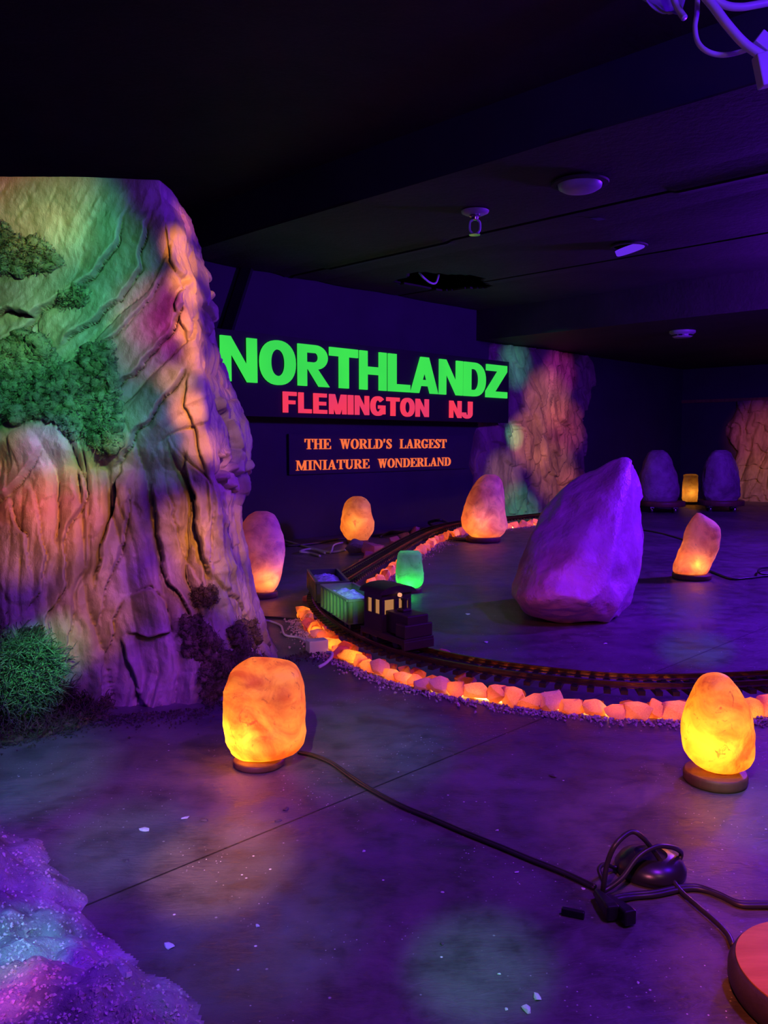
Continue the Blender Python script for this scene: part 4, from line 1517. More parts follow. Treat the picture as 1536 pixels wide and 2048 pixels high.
def trucks(root, org, c_, ax, L, m):
    for sx in (-1, 1):
        mb = MB()
        for sy in (-1, 1):
            mb.box(loc(c_, ax, sx * L * .33, sy * .036, RZ + .017), (.042, .005, .008), ax)
        mb.box(loc(c_, ax, sx * L * .33, 0, RZ + .020), (.010, .038, .006), ax)
        tr = mb.build('truck', m, root, org, smooth=False)
        for wx in (-.024, .024):
            mb = MB()
            for sy in (-1, 1):
                mb.lathe(loc(c_, ax, sx * L * .33 + wx, sy * GAUGE / 2 - .004, RZ + .0135), [(.0145, 0), (.0135, .003), (.0135, .008)], 20, (ax[0], Vector((0, 0, 1)), ax[1]))
            mb.tube([loc(c_, ax, sx * L * .33 + wx, -GAUGE / 2, RZ + .0135), loc(c_, ax, sx * L * .33 + wx, GAUGE / 2, RZ + .0135)], .003, 8)
            mb.build('wheelset', M['black'], tr, org, angle=40)


def gondola(s, L, W, Hh, m, label, load_m, load_label):
    c_, ax = car_axes(s, L)
    org = c_ + Vector((0, 0, RZ))
    root = empty('freight_car', org, label, 'train car', 'train cars')
    z0 = RZ + .030
    mb = MB()
    mb.box(loc(c_, ax, 0, 0, z0), (L / 2, W / 2, .006), ax)
    for sy in (-1, 1):
        mb.box(loc(c_, ax, 0, sy * (W / 2 - .003), z0 + Hh / 2), (L / 2, .003, Hh / 2), ax)
        mb.box(loc(c_, ax, 0, sy * (W / 2), z0 + Hh - .003), (L / 2, .005, .004), ax)
    for sx in (-1, 1):
        mb.box(loc(c_, ax, sx * (L / 2 - .003), 0, z0 + Hh / 2), (.003, W / 2, Hh / 2), ax)
        mb.box(loc(c_, ax, sx * (L / 2), 0, z0 + Hh - .003), (.005, W / 2, .004), ax)
    mb.build('body', m, root, org, smooth=False)
    mb = MB()
    n_ = 8
    for i in range(n_):
        x = -L / 2 + L * (i + .5) / n_
        for sy in (-1, 1):
            mb.box(loc(c_, ax, x, sy * (W / 2 + .003), z0 + Hh * .47), (.004, .004, Hh * .47), ax)
    for sx in (-1, 1):
        for y in (-.33, 0.0, .33):
            mb.box(loc(c_, ax, sx * (L / 2 + .003), y * W, z0 + Hh * .47), (.004, .004, Hh * .47), ax)
        for k in range(5):
            mb.box(loc(c_, ax, sx * (L / 2 + .006), W * .42, z0 + Hh * (.1 + .18 * k)), (.002, W * .07, .002), ax)
    o = mb.build('ribs', m, root, org, smooth=False)
    # granular load
    nx, ny = 40, 18
    X, Y = np.meshgrid(np.linspace(-1, 1, nx), np.linspace(-1, 1, ny), indexing='ij')
    Z = .55 * Hh + .35 * Hh * (1 - X ** 4) * (1 - Y ** 2) ** .5 + .006 * fbm(X * 9, Y * 4, s, 3)
    vs = [loc(c_, ax, x * (L / 2 - .006), y * (W / 2 - .006), z0 + z) for x, y, z in zip(X.ravel(), Y.ravel(), Z.ravel())]
    fs = [(i * ny + j, i * ny + j + 1, (i + 1) * ny + j + 1, (i + 1) * ny + j) for i in range(nx - 1) for j in range(ny - 1)]
    o = raw('load', np.array([tuple(v) for v in vs]), fs, load_m, root, org)
    finish(o.data, False)
    o['label'] = load_label
    trucks(root, org, c_, ax, L, M['black'])
    mb = MB()
    for sx in (-1, 1):
        mb.box(loc(c_, ax, sx * (L / 2 + .014), 0, RZ + .024), (.014, .006, .005), ax)
    mb.build('coupler', M['black'], root, org, smooth=False)
    return root


s_g = s_at(702, 1258)
gondola(s_g + .01, .33, .128, .082, M['car_green'], 'green open freight car with ribbed sides, heaped with pale blue lit load', M['load'], 'heap of pale granular load')
gondola(s_g + .01 + .40, .33, .128, .078, M['car_dark'], 'dark green open freight car behind the heaped green one', M['load'], 'low heap of pale granular load')

# engine: cab with lit windows at the rear, low hood in front
L = .25
s_l = s_g + .01 - .372
c_, ax = car_axes(s_l, L)
org = c_ + Vector((0, 0, RZ))
eng = empty('train_engine', org, 'dark model train engine with a lit windowed cab, ahead of the green freight car', 'train engine', 'train cars')
W = .12
mb = MB()
mb.box(loc(c_, ax, 0, 0, RZ + .030), (L / 2, W / 2, .010), ax)
for sx in (-1, 1):
    mb.box(loc(c_, ax, sx * (L / 2 - .004), 0, RZ + .018), (.006, W / 2, .014), ax)
mb.build('underframe', M['engine'], eng, org, smooth=False, bevel=.002)
cx0, cw, ch = -.050, .053, .126
z0 = RZ + .040
# cab as a frame: sill walls, posts, lintel
mb = MB()
sill, lint = .058, .106
mb.box(loc(c_, ax, cx0, 0, z0 + sill / 2), (cw, W / 2, sill / 2), ax)
mb.box(loc(c_, ax, cx0, 0, z0 + (lint + ch) / 2), (cw, W / 2, (ch - lint) / 2), ax)
for fx in (-1, -.02, 1):
    for sy in (-1, 1):
        mb.box(loc(c_, ax, cx0 + fx * (cw - .008), sy * (W / 2 - .006), z0 + (sill + lint) / 2), (.008, .006, (lint - sill) / 2), ax)
for fx in (-1, 1):
    mb.box(loc(c_, ax, cx0 + fx * (cw - .006), 0, z0 + (sill + lint) / 2), (.006, .009, (lint - sill) / 2), ax)
mb.build('cab', M['engine'], eng, org, smooth=False, bevel=.0015)
for fx, hx in ((-.5, .020), (.5, .020)):
    for sy in (-1, 1):
        mb = MB()
        mb.box(loc(c_, ax, cx0 + fx * (cw - .006), sy * (W / 2 - .009), z0 + (sill + lint) / 2), (hx, .002, (lint - sill) / 2), ax)
        mb.build('window', M['window_glow'], eng, org, smooth=False)
for fx in (-1, 1):
    for sy in (-1, 1):
        mb = MB()
        mb.box(loc(c_, ax, cx0 + fx * (cw - .008), sy * .029, z0 + (sill + lint) / 2), (.002, .020, (lint - sill) / 2), ax)
        mb.build('window', M['window_glow'], eng, org, smooth=False)
mb = MB()
prof = []
for k in range(9):
    a = math.pi * k / 8
    prof.append((math.cos(a) * (W / 2 + .014), math.sin(a) * .026))
vs, fs = [], []
for x in (cx0 - cw - .010, cx0 + cw + .010):
    for y, z in prof:
        vs.append(loc(c_, ax, x, y, z0 + ch + z))
n_ = len(prof)
for j in range(n_ - 1):
    fs.append((j, j + 1, n_ + j + 1, n_ + j))
fs += [(0, n_, 2 * n_ - 1, n_ - 1), tuple(range(n_)), tuple(range(n_, 2 * n_))]
mb.add(vs, fs)
mb.build('cab_roof', M['engine'], eng, org, angle=50)
mb = MB()
mb.box(loc(c_, ax, .058, 0, z0 + .036), (.062, .042, .036), ax)
mb.box(loc(c_, ax, .098, 0, z0 + .022), (.026, W / 2 - .004, .022), ax)
mb.box(loc(c_, ax, .045, 0, z0 + .076), (.018, .018, .006), ax)
mb.build('hood', M['engine'], eng, org, smooth=False, bevel=.004)
mb = MB()
mb.lathe(loc(c_, ax, .045, 0, z0 + .077), [(.009, 0), (.009, .03), (.012, .034), (.012, .04)], 16)
mb.build('stack', M['engine'], eng, org)
mb = MB()
mb.lathe(loc(c_, ax, cx0 + cw + .010, .0, z0 + ch - .004), [(.004, 0), (.007, .003), (.007, .010), (.003, .013)], 14, (ax[1], Vector((0, 0, 1)), ax[0]))
mb.build('marker_lamp', M['lamp_glow'], eng, org)
trucks(eng, org, c_, ax, L, M['black'])

# ------------------------------------------------------------------ power adapter, wires behind the train
g = gp(634, 1303)
ad = empty('power_adapter', g, 'small white power adapter block with cable beside the track stones', 'power adapter')
mb = MB()
axr = (Vector((.9, .43, 0)).normalized(), Vector((-.43, .9, 0)).normalized(), Vector((0, 0, 1)))
mb.box(g + Vector((0, 0, .022)), (.036, .022, .022), axr)
mb.build('case', M['white_plastic'], ad, g, smooth=False, bevel=.003)
mb = MB()
mb.tube(smooth_path([gp(655, 1305, .02), gp(664, 1306, .025), gp(663, 1314, .015), gp(652, 1326, .008), gp(638, 1334, .006)]), .0055, 8)
mb.tube(smooth_path([gp(622, 1292, .02), gp(600, 1276, .006), gp(570, 1270, .006), gp(562, 1252, .006), gp(545, 1244, .006), gp(528, 1240, .006)]), .0045, 8)
mb.build('cable', M['white_plastic'], ad, g, angle=180)
mb = MB()
mb.tube(floor_cord([(500, 1232), (540, 1234), (575, 1237), (615, 1238), (640, 1237)], .004), .004, 6)
tag(mb.build('floor_wire', M['cord'], origin=gp(575, 1237), angle=180), 'thin black wire running from the rock to the track by the green freight car', 'wire')
mb = MB()
mb.tube(floor_cord([(560, 1078), (600, 1090), (630, 1098), (660, 1104), (690, 1100)], .008), .008, 6)
mb.tube(smooth_path([gp(640, 1112, .008), gp(620, 1106, .01), gp(600, 1103, .02), gp(622, 1098, .015), (gp(650, 1106, .01))]), .008, 6)
mb.tube(smooth_path([gp(660, 1106, .01), gp(664, 1100, .03), gp(668, 1090, .05), gp(685, 1085, .02)]), .007, 6)
tag(mb.build('floor_wire', M['grey_plastic'], origin=gp(640, 1100), angle=180), 'tangled grey wires on the floor left of the amber lamp', 'wire')
mb = MB()
mb.tube(floor_cord([(500, 1075), (560, 1090), (620, 1088), (680, 1078), (760, 1070), (850, 1058), (905, 1052)], .010), .010, 6)
mb.tube(smooth_path([gp(760, 1074, .01), gp(780, 1064, .03), gp(800, 1064, .03), gp(830, 1060, .01), gp(852, 1056, .01)]), .010, 6)
tag(mb.build('floor_wire', M['cord'], origin=gp(700, 1078), angle=180), 'black cables lying along the floor at the foot of the sign wall', 'wire')
mb = MB()
mb.tube(floor_cord([(1285, 1060), (1320, 1066), (1360, 1077), (1380, 1084)], .006), .006, 6)
tag(mb.build('floor_wire', M['cord'], origin=gp(1330, 1068), angle=180), 'thin dark wire on the floor between the boulder and the slanted lamp', 'wire')

# ------------------------------------------------------------------ dimmer switch, plugs and cords at lower right
g = gp(1300, 1745)
sw = empty('dimmer_cord', g, 'black cord with a domed dimmer switch, looped on the floor by the round wooden stand', 'cord')
mb = MB()
mb.lathe(g, [(.054, 0.0), (.060, .006), (.060, .014), (.052, .026), (.038, .033), (.030, .035), (.028, .0355), (.026, .032), (.012, .033), (.004, .0335)], 48)
mb.build('switch', M['black'], sw, g, angle=60)
mb = MB()
mb.tube(smooth_path([gp(1205, 1786, .012), gp(1208, 1765, .03), gp(1215, 1725, .06), gp(1232, 1688, .09), gp(1262, 1664, .10), gp(1285, 1675, .09), gp(1310, 1705, .05), gp(1330, 1735, .025), gp(1358, 1778, .008), gp(1395, 1812, .006), gp(1430, 1842, .006), gp(1455, 1868, .006), gp(1466, 1890, .008)]), .0042, 8)
mb.tube(smooth_path([gp(1190, 1790, .012), gp(1215, 1778, .015), gp(1245, 1755, .03), gp(1275, 1715, .055), gp(1310, 1694, .065), gp(1345, 1695, .055), gp(1362, 1706, .03), gp(1356, 1722, .016), gp(1340, 1728, .012)]), .0042, 8)
mb.tube(smooth_path([gp(1245, 1735, .012), gp(1225, 1734, .012), gp(1210, 1728, .03), gp(1198, 1738, .03), gp(1205, 1760, .02), gp(1212, 1778, .012)]), .0036, 8)
mb.build('cord', M['cord'], sw, g, angle=180)


def plug(px, py, name_parent, org, rz):
    p = gp(px, py, 0.0)
    ax_ = (Vector((math.cos(rz), math.sin(rz), 0)), Vector((-math.sin(rz), math.cos(rz), 0)), Vector((0, 0, 1)))
    mb = MB()
    q = p + Vector((0, 0, .015))
    mb.add([loc(q, ax_, x, y, z) for x, h, w in ((-.030, .006, .005), (-.005, .009, .008), (.022, .012, .0105), (.034, .012, .0105)) for y, z in ((-w, -h), (w, -h), (w, h), (-w, h))],
           [(i * 4 + j, i * 4 + (j + 1) % 4, i * 4 + 4 + (j + 1) % 4, i * 4 + 4 + j) for i in range(3) for j in range(4)] + [(3, 2, 1, 0), (12, 13, 14, 15)])
    o = mb.build('plug', M['black'], name_parent, org, smooth=False, bevel=.003)
    return o


plug(1208, 1822, cord, g1, math.radians(-80))
# the plug of the dimmer cord lies beside it
plug(1236, 1832, sw, g, math.radians(-72))
mb = MB()
for off in (-.004, .004):
    mb.tube([q + Vector((0, off, 0)) for q in smooth_path([gp(1222, 1800, .012), gp(1260, 1792, .006), gp(1310, 1787, .006), gp(1365, 1776, .006), gp(1400, 1776, .006), gp(1440, 1790, .006), gp(1475, 1806, .006), gp(1510, 1809, .006), gp(1600, 1806, .006), gp(1750, 1790, .006), gp(1900, 1760, .006)])], .0045, 8)
tag(mb.build('floor_wire', M['cord'], origin=gp(1400, 1776, 0), angle=180), 'black twin cord running right from the plugs past the round wooden stand', 'wire')
mb = MB()
mb.box(gp(1146, 1826, .006), (.018, .0045, .006), (Vector((.93, -.36, 0)), Vector((.36, .93, 0)), Vector((0, 0, 1))))
tag(mb.build('plastic_peg', M['black'], origin=gp(1146, 1826), smooth=False, bevel=.002), 'short black peg lying on the floor left of the plugs', 'peg')

# round wooden stand cut by the frame
top_h = .045
c_ = gp(1664, 1946, top_h)
p_l = gp(1484, 1900, top_h)
rad = (Vector((c_.x, c_.y, 0)) - Vector((gp(1478, 1935, top_h).x, gp(1478, 1935, top_h).y, 0))).length
g = Vector((c_.x, c_.y, 0))
st = empty('wooden_stand', g, 'round wooden stand with reddish top and dark rim, cut off by the picture edge', 'stand')
mb = MB()
mb.lathe(g, [(rad * .97, 0), (rad * 1.03, .006), (rad * 1.07, .016), (rad * 1.07, .030), (rad * 1.03, .041), (rad, .045), (rad * .985, .0452)], 96)
mb.build('rim', M['rim'], st, g, angle=60)
mb = MB()
mb.lathe(g, [(rad * .99, .0445), (rad * .99, .047), (rad * .975, .048)], 96)
mb.build('top', M['redwood'], st, g, angle=60)

# ------------------------------------------------------------------ things on the ceiling


def ceil_pt(px, py, z):
    return gp(px, py, z)


DN = (Vector((1, 0, 0)), Vector((0, -1, 0)), Vector((0, 0, -1)))
p = ceil_pt(1160, 366, Z_LOW - .012)
dl = empty('downlight', p, 'unlit recessed downlight nearest the viewer on the low ceiling', 'ceiling light', 'recessed downlights')
mb = MB()
mb.lathe(p, [(.135, 0), (.132, .008), (.108, .010), (.106, -.0)], 48, DN)
mb.build('trim_ring', M['ceil'], dl, p, angle=60)
mb = MB()
mb.lathe(p, [(.105, .002), (.10, .022), (.08, .034), (.04, .040)], 40, DN)
mb.build('lens', M['grey_plastic'], dl, p, angle=60)
p = ceil_pt(1258, 492, Z_LOW - .012)
dl = empty('downlight', p, 'tilted recessed downlight with violet lens, farther along the low ceiling', 'ceiling light', 'recessed downlights')
tilt = (Vector((.85, 0, .25)).normalized(), Vector((.1, -1, 0)).normalized(), Vector((.28, -.25, -.92)).normalized())
mb = MB()
mb.lathe(p, [(.115, 0), (.112, .008), (.095, .010), (.093, 0)], 48, DN)
mb.build('trim_ring', M['ceil'], dl, p, angle=60)
mb = MB()
mb.lathe(p + Vector((0, 0, -.005)), [(.085, 0), (.085, .03), (.08, .036)], 40, tilt)
mb.build('lens', M['uv_disc'], dl, p, angle=60)

p = ceil_pt(950, 424, Z_LOW - .01)
sp = empty('sprinkler', p, 'sprinkler head hanging from the low ceiling above the big sign', 'sprinkler')
mb = MB()
mb.lathe(p, [(.075, -.004), (.072, .004), (.055, .012), (.030, .016)], 40, DN)
mb.build('escutcheon', M['grey_plastic'], sp, p, angle=60)
mb = MB()
mb.lathe(p, [(.030, .01), (.030, .024), (.020, .028), (.018, .040), (.012, .042)], 24, DN)
mb.build('body', M['chrome'], sp, p, angle=50)
mb = MB()
for sg in (-1, 1):
    mb.tube(smooth_path([p + Vector((sg * .012, 0, -.042)), p + Vector((sg * .026, 0, -.055)), p + Vector((sg * .026, 0, -.095)), p + Vector((sg * .006, 0, -.115))]), .006, 8)
mb.build('frame', M['white_plastic'], sp, p, angle=180)
mb = MB()
mb.lathe(p, [(.028, .114), (.032, .117), (.030, .120)], 24, DN)
mb.build('deflector', M['chrome'], sp, p, angle=40)
p = ceil_pt(1365, 662, Z_BULK)
sm = empty('smoke_detector', p, 'white smoke detector under the low bulkhead at the back right', 'smoke detector')
mb = MB()
mb.lathe(p, [(.108, 0), (.108, .018), (.09, .028), (.078, .05), (.07, .056)], 40, DN)
mb.build('housing', M['grey_plastic'], sm, p, angle=40)
mb = MB()
for a in range(0, 360, 30):
    q = Vector((math.cos(math.radians(a)), math.sin(math.radians(a)), 0))
    mb.box(p + q * .083 + Vector((0, 0, -.040)), (.006, .016, .006), (q, Vector((-q.y, q.x, 0)), Vector((0, 0, 1))))
mb.build('vents', M['black'], sm, p, smooth=False)
# wire hanging in the ceiling hole
mb = MB()
mb.tube(smooth_path([gp(838, 545, Z_LOW + .03), gp(848, 556, Z_LOW - .01), gp(862, 566, Z_LOW - .03), gp(872, 565, Z_LOW - .02), gp(878, 548, Z_LOW + .04)]), .008, 6)
tag(mb.build('hanging_wire', M['white_plastic'], origin=gp(862, 566, Z_LOW), angle=180), 'pale wire hanging in the ragged hole of the low ceiling', 'wire')
# flake of paint peeling off the low ceiling
mb = MB()
q = gp(1194, 441, Z_LOW - .02)
mb.add([q + Vector(v) for v in ((-.04, 0, .012), (.0, -.02, -.006), (.05, -.005, .004), (.01, .02, .012), (0, 0, .02))], [(0, 1, 2, 3), (0, 1, 4), (1, 2, 4), (2, 3, 4), (3, 0, 4)])
tag(mb.build('paint_flake', M['grey_plastic'], origin=q, smooth=False), 'small curled flake peeling from a joint of the low ceiling', 'paint flake')

# white cables and their connectors at the top right
YC = 2.55


def cp(px, py, Y=YC):
    return at_y(px, py, Y)


mb = MB()
mb.tube(smooth_path([cp(1395, -20), cp(1394, 25), cp(1390, 55), cp(1396, 85), cp(1415, 103), cp(1445, 110), cp(1480, 104), cp(1510, 92, 2.5)]), .0075, 10)
tag(mb.build('hanging_cable', M['white_plastic'], origin=cp(1400, 60), angle=180), 'thin white cable hanging in a loop from the ceiling at the top', 'cable')
mb = MB()
mb.tube(smooth_path([cp(1395, -25, 2.45), cp(1425, 10, 2.45), cp(1455, 50, 2.45), cp(1490, 88, 2.45), cp(1530, 115, 2.45)]), .013, 10)
mb.tube(smooth_path([cp(1415, -10, 2.5), cp(1450, 10, 2.5), cp(1480, 14, 2.5), cp(1510, 10, 2.5), cp(1560, 0, 2.5)]), .011, 10)
tag(mb.build('hanging_cable', M['white_plastic'], origin=cp(1455, 50, 2.45), angle=180), 'thick white cables crossing the top corner above the thin loop', 'cable')
a3 = (Vector((.95, .1, .3)).normalized(), Vector((-.1, 1, 0)), Vector((-.3, 0, .95)).normalized())
g = cp(1532, 140, 2.43)
cn = empty('cable_connector', g, 'white plug connector at the end of the thick hanging cable', 'connector')
mb = MB()
mb.box(g, (.026, .02, .045), (Vector((.97, 0, .24)), Vector((0, 1, 0)), Vector((-.24, 0, .97)) * -1))
mb.build('plug_body', M['white_plastic'], cn, g, smooth=False, bevel=.004)
mb = MB()
mb.box(cp(1530, 88, 2.46), (.030, .018, .020), (Vector((.8, 0, -.6)), Vector((0, 1, 0)), Vector((.6, 0, .8))))
mb.build('junction', M['white_plastic'], cn, g, smooth=False, bevel=.003)
# crumpled plastic sheet
nx, ny = 22, 14
vs = []
for i in range(nx):
    for j in range(ny):
        a, b = i / (nx - 1), j / (ny - 1)
        px = 1228 + 130 * a + 10 * math.sin(b * 5)
        py = -60 + (95 - 55 * abs(a - .75)) * (1 - b) * (.55 + .6 * a)
        vs.append(cp(px, py, 2.62 + .10 * b) + Vector((0, .02 * float(vn(a * 5, b * 5)), .014 * float(vn(a * 6 + 4, b * 4)))))
fs = [(i * ny + j, i * ny + j + 1, (i + 1) * ny + j + 1, (i + 1) * ny + j) for i in range(nx - 1) for j in range(ny - 1)]
o = raw('plastic_sheet', np.array([tuple(v) for v in vs]), fs, M['grey_plastic'], origin=cp(1300, 0, 2.66))
sd = o.modifiers.new('thick', 'SOLIDIFY')
sd.thickness = .003
tag(o, 'crumpled plastic sheet hanging by the ceiling left of the white cables', 'plastic sheet')
mb = MB()
mb.tube(smooth_path([cp(1344, -20, 2.58), cp(1350, 5, 2.58), cp(1362, 26, 2.57), cp(1369, 36, 2.56)]), .010, 8)
tag(mb.build('cable_end', M['white_plastic'], origin=cp(1350, 5, 2.58), angle=180), 'cut white cable end poking down in front of the plastic sheet', 'cable')

# ------------------------------------------------------------------ gravel mound at lower left
nx, ny = 190, 190
X, Y = np.meshgrid(np.linspace(-1.15, -0.10, nx), np.linspace(0.72, 1.70, ny), indexing='ij')
edge_px = [(-120, 1590), (0, 1645), (60, 1690), (95, 1760), (120, 1830), (190, 1890), (300, 1960), (390, 2030), (480, 2120), (480, 2300)]
ep = np.array([gp(x, y)[:2] for x, y in edge_px])


def sdist(X, Y):
    best = np.full(X.shape, 1e9)
    sgn = np.zeros(X.shape)
    for (x1, y1), (x2, y2) in zip(ep[:-1], ep[1:]):
        dx, dy = x2 - x1, y2 - y1
        t = np.clip(((X - x1) * dx + (Y - y1) * dy) / (dx * dx + dy * dy), 0, 1)
        d2 = np.hypot(X - x1 - t * dx, Y - y1 - t * dy)
        cr = dx * (Y - y1) - dy * (X - x1)
        m_ = d2 < best
        best = np.where(m_, d2, best)
        sgn = np.where(m_, np.sign(cr), sgn)
    return best * sgn


SD = sdist(X, Y)
inside_sign = np.sign(SD[int(nx * .2), int(ny * .2)])
D = SD * inside_sign
Dn = D + .05 * fbm(X * 7, Y * 7, 15.0, 3)
Hm = 0.16 * np.clip(D, 0, None) + .012 * sst(-.02, .05, Dn)
rough = fbm(X * 22, Y * 22, 1.0, 4)
lumps = np.abs(vn(X * 14, Y * 14, 5.0)) + .5 * np.abs(vn(X * 31, Y * 31, 7.0))
big = np.clip(vn(X * 9, Y * 9, 25.0) - .1, 0, 1)
Hm = Hm + sst(-.03, .06, Dn) * (.012 * rough + .026 * lumps + .05 * big ** .7 * sst(.02, .12, D)) - .004 * (D < -.02)
Hm = np.where(Dn < -.03, -.01, Hm)
vs = np.stack([X.ravel(), Y.ravel(), Hm.ravel()], 1)
fs = [(i * ny + j, (i + 1) * ny + j, (i + 1) * ny + j + 1, i * ny + j + 1) for i in range(nx - 1) for j in range(ny - 1)
      if Dn[i:i + 2, j:j + 2].max() > -.04]
keep = sorted({k for f in fs for k in f})
remap = {k: i for i, k in enumerate(keep)}
vs = vs[keep]
vs[:, 2] = np.clip(vs[:, 2], -.006, None)
fs = [tuple(remap[k] for k in f) for f in fs]
o = raw('rubble_mound', vs, fs, M['mound'], origin=(gp(80, 1900)))
tag(o, 'low rough rubble mound spilling over the floor at the lower left corner', 'mound')
MB_BVH = BVHTree.FromPolygons([tuple(v) for v in vs], fs)
gm = MB()
for k in range(2200):
    px, py = random.uniform(-60, 430), random.uniform(1640, 2090)
    d_ = ray(px, py).normalized()
    h = MB_BVH.ray_cast(EYE, d_)
    if h[0] is None or h[0].z < .001:
        continue
    sz = random.uniform(.0014, .0042) * (1.8 if random.random() < .04 else 1)
    rot = Matrix.Rotation(random.uniform(0, 6.28), 3, Vector((random.gauss(0, 1), random.gauss(0, 1), random.gauss(0, 1))).normalized())
    gm.add([h[0] + rot @ (Vector(q) * sz) for q in ((1, 0, 0), (-.8, .3, .1), (0, .9, 0), (.1, -.8, 0), (0, 0, .7), (.1, .1, -.6))], [(0, 2, 4), (2, 1, 4), (1, 3, 4), (3, 0, 4), (2, 0, 5), (1, 2, 5), (3, 1, 5), (0, 3, 5)])
o = gm.build('pebbles', M['gravel'], origin=gp(80, 1900), smooth=False)
tag(o, 'fine pebbles strewn over the rubble mound', 'pebbles', kind='stuff')

# ------------------------------------------------------------------ stone chips on the floor
for px, py, w, m, lb in ((289, 1661, 13, 'chip', 'white stone chip on the floor between the rubble mound and the nearest lamp'),
                         (370, 1637, 11, 'chip', 'pale stone chip beside a dark one, in front of the nearest lamp'),
                         (408, 1641, 12, 'chip_dark', 'dark brown stone chip beside a pale one, in front of the nearest lamp'),
                         (572, 1619, 10, 'chip_dark', 'dark stone chip on the floor joint in front of the nearest lamp'),
                         (556, 1642, 10, 'chip_dark', 'dark stone chip just below the floor joint before the nearest lamp'),
                         (252, 1721, 10, 'chip_dark', 'small dark violet chip on the floor right of the rubble mound'),
                         (338, 1893, 15, 'chip', 'flat violet lit chip on the floor right of the rubble mound'),
                         (1074, 1995, 14, 'chip', 'larger white chip of the bright pair at the bottom of the picture'),
                         (1054, 2020, 17, 'chip', 'flat white chip of the bright pair at the bottom of the picture'),
                         (1013, 2019, 6, 'chip', 'tiny white chip left of the bright pair'),
                         (1106, 1553, 11, 'chip_dark', 'dark chip on the floor between the two nearest lamps'),
                         (994, 1661, 5, 'chip', 'tiny white chip on the floor above the long black cord'),
                         (885, 1785, 5, 'chip', 'tiny white chip on the floor below the long black cord'),
                         (1166, 1778, 6, 'chip', 'pale chip at the left of the plugs'),
                         (1033, 1745, 7, 'chip', 'small pinkish chip below the long black cord'),
                         (515, 1852, 7, 'chip', 'small violet chip on the open floor near the bottom'),
                         (998, 1948, 5, 'chip', 'tiny white chip in the green light patch near the bottom'),
                         (1276, 1966, 5, 'chip', 'tiny white chip left of the round wooden stand'),
                         (728, 1703, 6, 'chip', 'small grey chip on the floor below the nearest lamp cord'),
                         (884, 1888, 7, 'chip_dark', 'small reddish chip on the open floor near the bottom'),
                         (420, 1370, 7, 'chip', 'pink lit chip among the brown moss at the rock foot'),
                         (1210, 1288, 6, 'chip', 'tiny white chip on the floor in front of the big boulder'),
                         (935, 1229, 7, 'chip', 'tiny white chip on the floor left of the big boulder'),
                         (972, 1285, 7, 'chip', 'small violet chip on the floor right of the lone violet chunk')):
    g = gp(px, py)
    k = g.length / F_PX * w * .8
    o = chunk(g, k, k * .7, k * .5, random.uniform(0, 3), lb, 'stone chips on the floor', M[m], 'stone_chip')

# ------------------------------------------------------------------ coloured effect projectors
PR1 = Vector((0.75, 0.15, 1.75))
PR2 = Vector((-0.25, -0.35, 1.70))
PR3 = Vector((1.3, 0.9, 1.85))


def beam(src, tgt, radius_m, color, irr, blend=1.0):
    """coloured effect-light beam: irr is the brightness wanted at the spot's centre"""
    dist = (tgt - src).length
    deg = 2 * math.degrees(math.atan(radius_m / dist))
    spot_light('effect_beam', src, tgt, color, irr * dist * dist * 4 * math.pi, deg, blend, 0.015)


def on_rock(px, py):
    h = hit(px, py)
    return h[0] if h else gp(px, py)


def rock_beam(px, py, rpx, color, irr, src=PR1):
    t_ = on_rock(px, py)
    beam(src, t_, rpx * t_.y / F_PX, color, irr)


for a in [
    (40, 390, 150, ORANGE, .55), (140, 410, 110, GREEN, .75), (60, 560, 240, GREEN, .9), (190, 540, 140, GREEN, .55), (100, 480, 90, RED, .25),
    (20, 640, 130, AMBER, .35), (310, 620, 90, MAGENTA, .9), (300, 690, 80, MAGENTA, .55), (368, 500, 55, ORANGE, 3.0), (376, 575, 50, ORANGE, 3.6), (385, 650, 50, ORANGE, 3.2),
    (400, 715, 45, ORANGE, 2.2), (352, 755, 45, AMBER, 1.8), (380, 820, 45, ORANGE, 2.2), (405, 890, 45, ORANGE, 1.6), (440, 900, 50, ORANGE, .9), (372, 440, 45, PINK, 2.0),
    (100, 780, 230, GREEN, 1.0), (180, 880, 110, GREEN, .7), (40, 960, 120, RED, .9), (130, 1010, 110, RED, .8), (60, 1060, 130, ORANGE, .7),
    (210, 960, 80, AMBER, .6), (370, 1060, 80, ORANGE, 1.0), (400, 1120, 80, ORANGE, .7), (475, 1060, 70, ORANGE, .9), (420, 560, 60, ORANGE, .8), (440, 760, 60, ORANGE, .6), (470, 1180, 80, AMBER, .6), (350, 1180, 80, PINK, .6),
    (190, 1080, 110, ORANGE, .5), (180, 1230, 110, ORANGE, .6), (50, 1350, 100, GREEN, 1.8), (120, 1290, 80, GREEN, .6), (330, 1340, 140, VIOLET, .75),
    (280, 1140, 90, VIOLET, .5), (95, 890, 60, UV, 1.5), (460, 950, 70, VIOLET, .7), (330, 390, 60, UV, .8), (300, 850, 80, TEAL, .25),
    (330, 920, 70, TEAL, .25), (500, 1230, 90, ORANGE, .5),
]:
    rock_beam(*a[:4], a[4] * (3.6 if a[3] is ORANGE or a[3] is RED else 2.4), *a[5:])



def floor_beam(px, py, rm, color, irr, src=PR2):
    beam(src, gp(px, py), rm, color, irr)


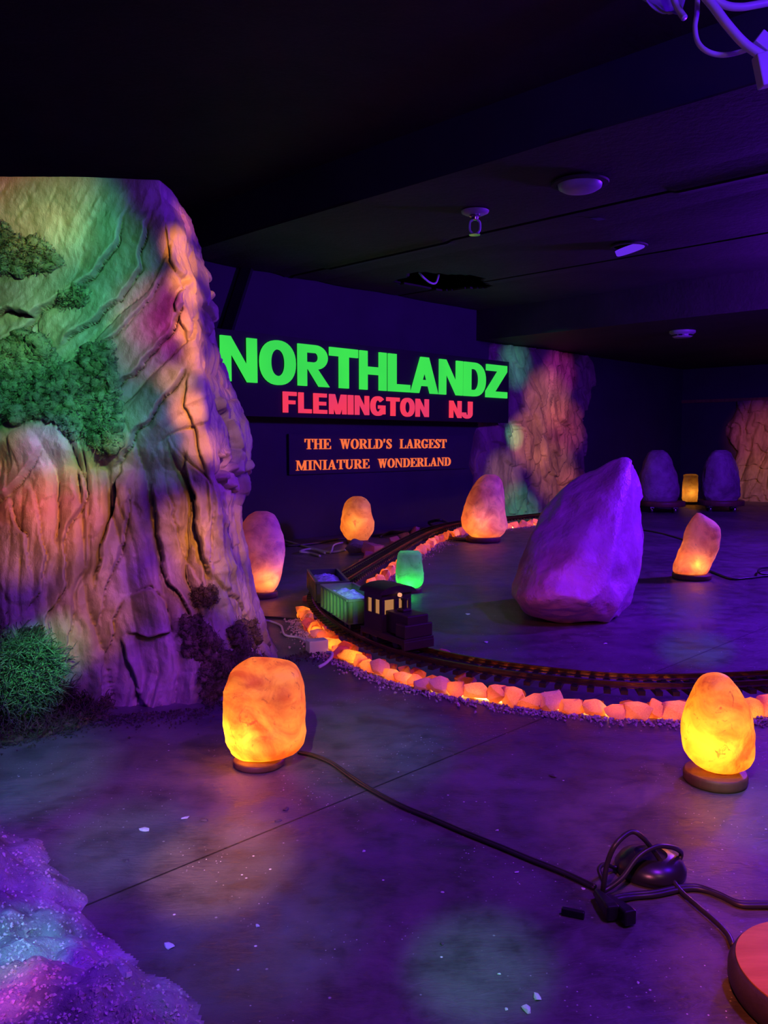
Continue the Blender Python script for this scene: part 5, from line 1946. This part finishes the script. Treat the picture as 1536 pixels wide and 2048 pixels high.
for a in [
    (440, 1725, .16, AMBER, 6.5), (600, 1590, .25, PINK, 1.0), (70, 1540, .22, GREEN, 1.5), (740, 1490, .26, GREEN, 1.3), (960, 1930, .13, GREEN, 2.0), (500, 1850, .22, GREEN, .6),
    (930, 1165, .28, TEAL, .5), (930, 1235, .25, GREEN, .8), (1390, 1296, .16, TEAL, 2.0), (1370, 1210, .2, TEAL, .8), (1520, 1620, .16, GREEN, 1.2),
    (1330, 1640, .3, PINK, 1.6), (300, 1620, .35, AMBER, .8), (40, 1925, .10, GREEN, 3.0), (60, 2030, .07, RED, 2.5), (650, 1440, .3, AMBER, .7),
    (600, 1250, .3, AMBER, .6), (620, 1100, .5, AMBER, .3), (250, 1690, .16, GREEN, 1.2), (1560, 1960, .20, RED, 3.0),
]:
    floor_beam(*a)
beam(PR2, at_y(1140, 1215, 3.2), .28, (1.0, .10, .16), .5)  # added red beam in place of warm light bounced onto the boulder's foot
# train and its load
beam(PR2, gp(690, 1215, .12), .11, (.25, 1.0, .42), 2.6)
# bark reliefs
PR4 = Vector((2.2, 4.2, 1.6))


def wall_beam(px, py, rm, color, irr, src=PR4):
    u, z = on_wall(px, py, .12)
    beam(src, room(u, WALL_V - .12, z), rm, color, irr)


for a in [(1095, 800, .40, ORANGE, 1.4), (1060, 880, .35, ORANGE, 1.6), (1130, 850, .35, RED, 1.2), (1110, 940, .40, ORANGE, 1.3), (1030, 870, .16, GREEN, 1.6), (1035, 730, .28, GREEN, .8), (1040, 1025, .35, GREEN, 1.0), (1120, 745, .30, MAGENTA, .7), (1010, 950, .3, AMBER, .7), (1150, 980, .3, RED, .7)]:
    wall_beam(*a[:4], a[4] * 3.2)
for px, py, rm, col_, irr in ((1525, 870, .5, RED, .7), (1515, 965, .45, ORANGE, .8), (1560, 900, .6, ORANGE, .5)):
    v_ = far_v(px, py)
    d_ = ray(px, py)
    q = EYE + d_ * ((WALL_U - .1 - EYE.dot(U2)) / d_.dot(U2))
    beam(PR4, q, rm, col_, irr * 2.6)
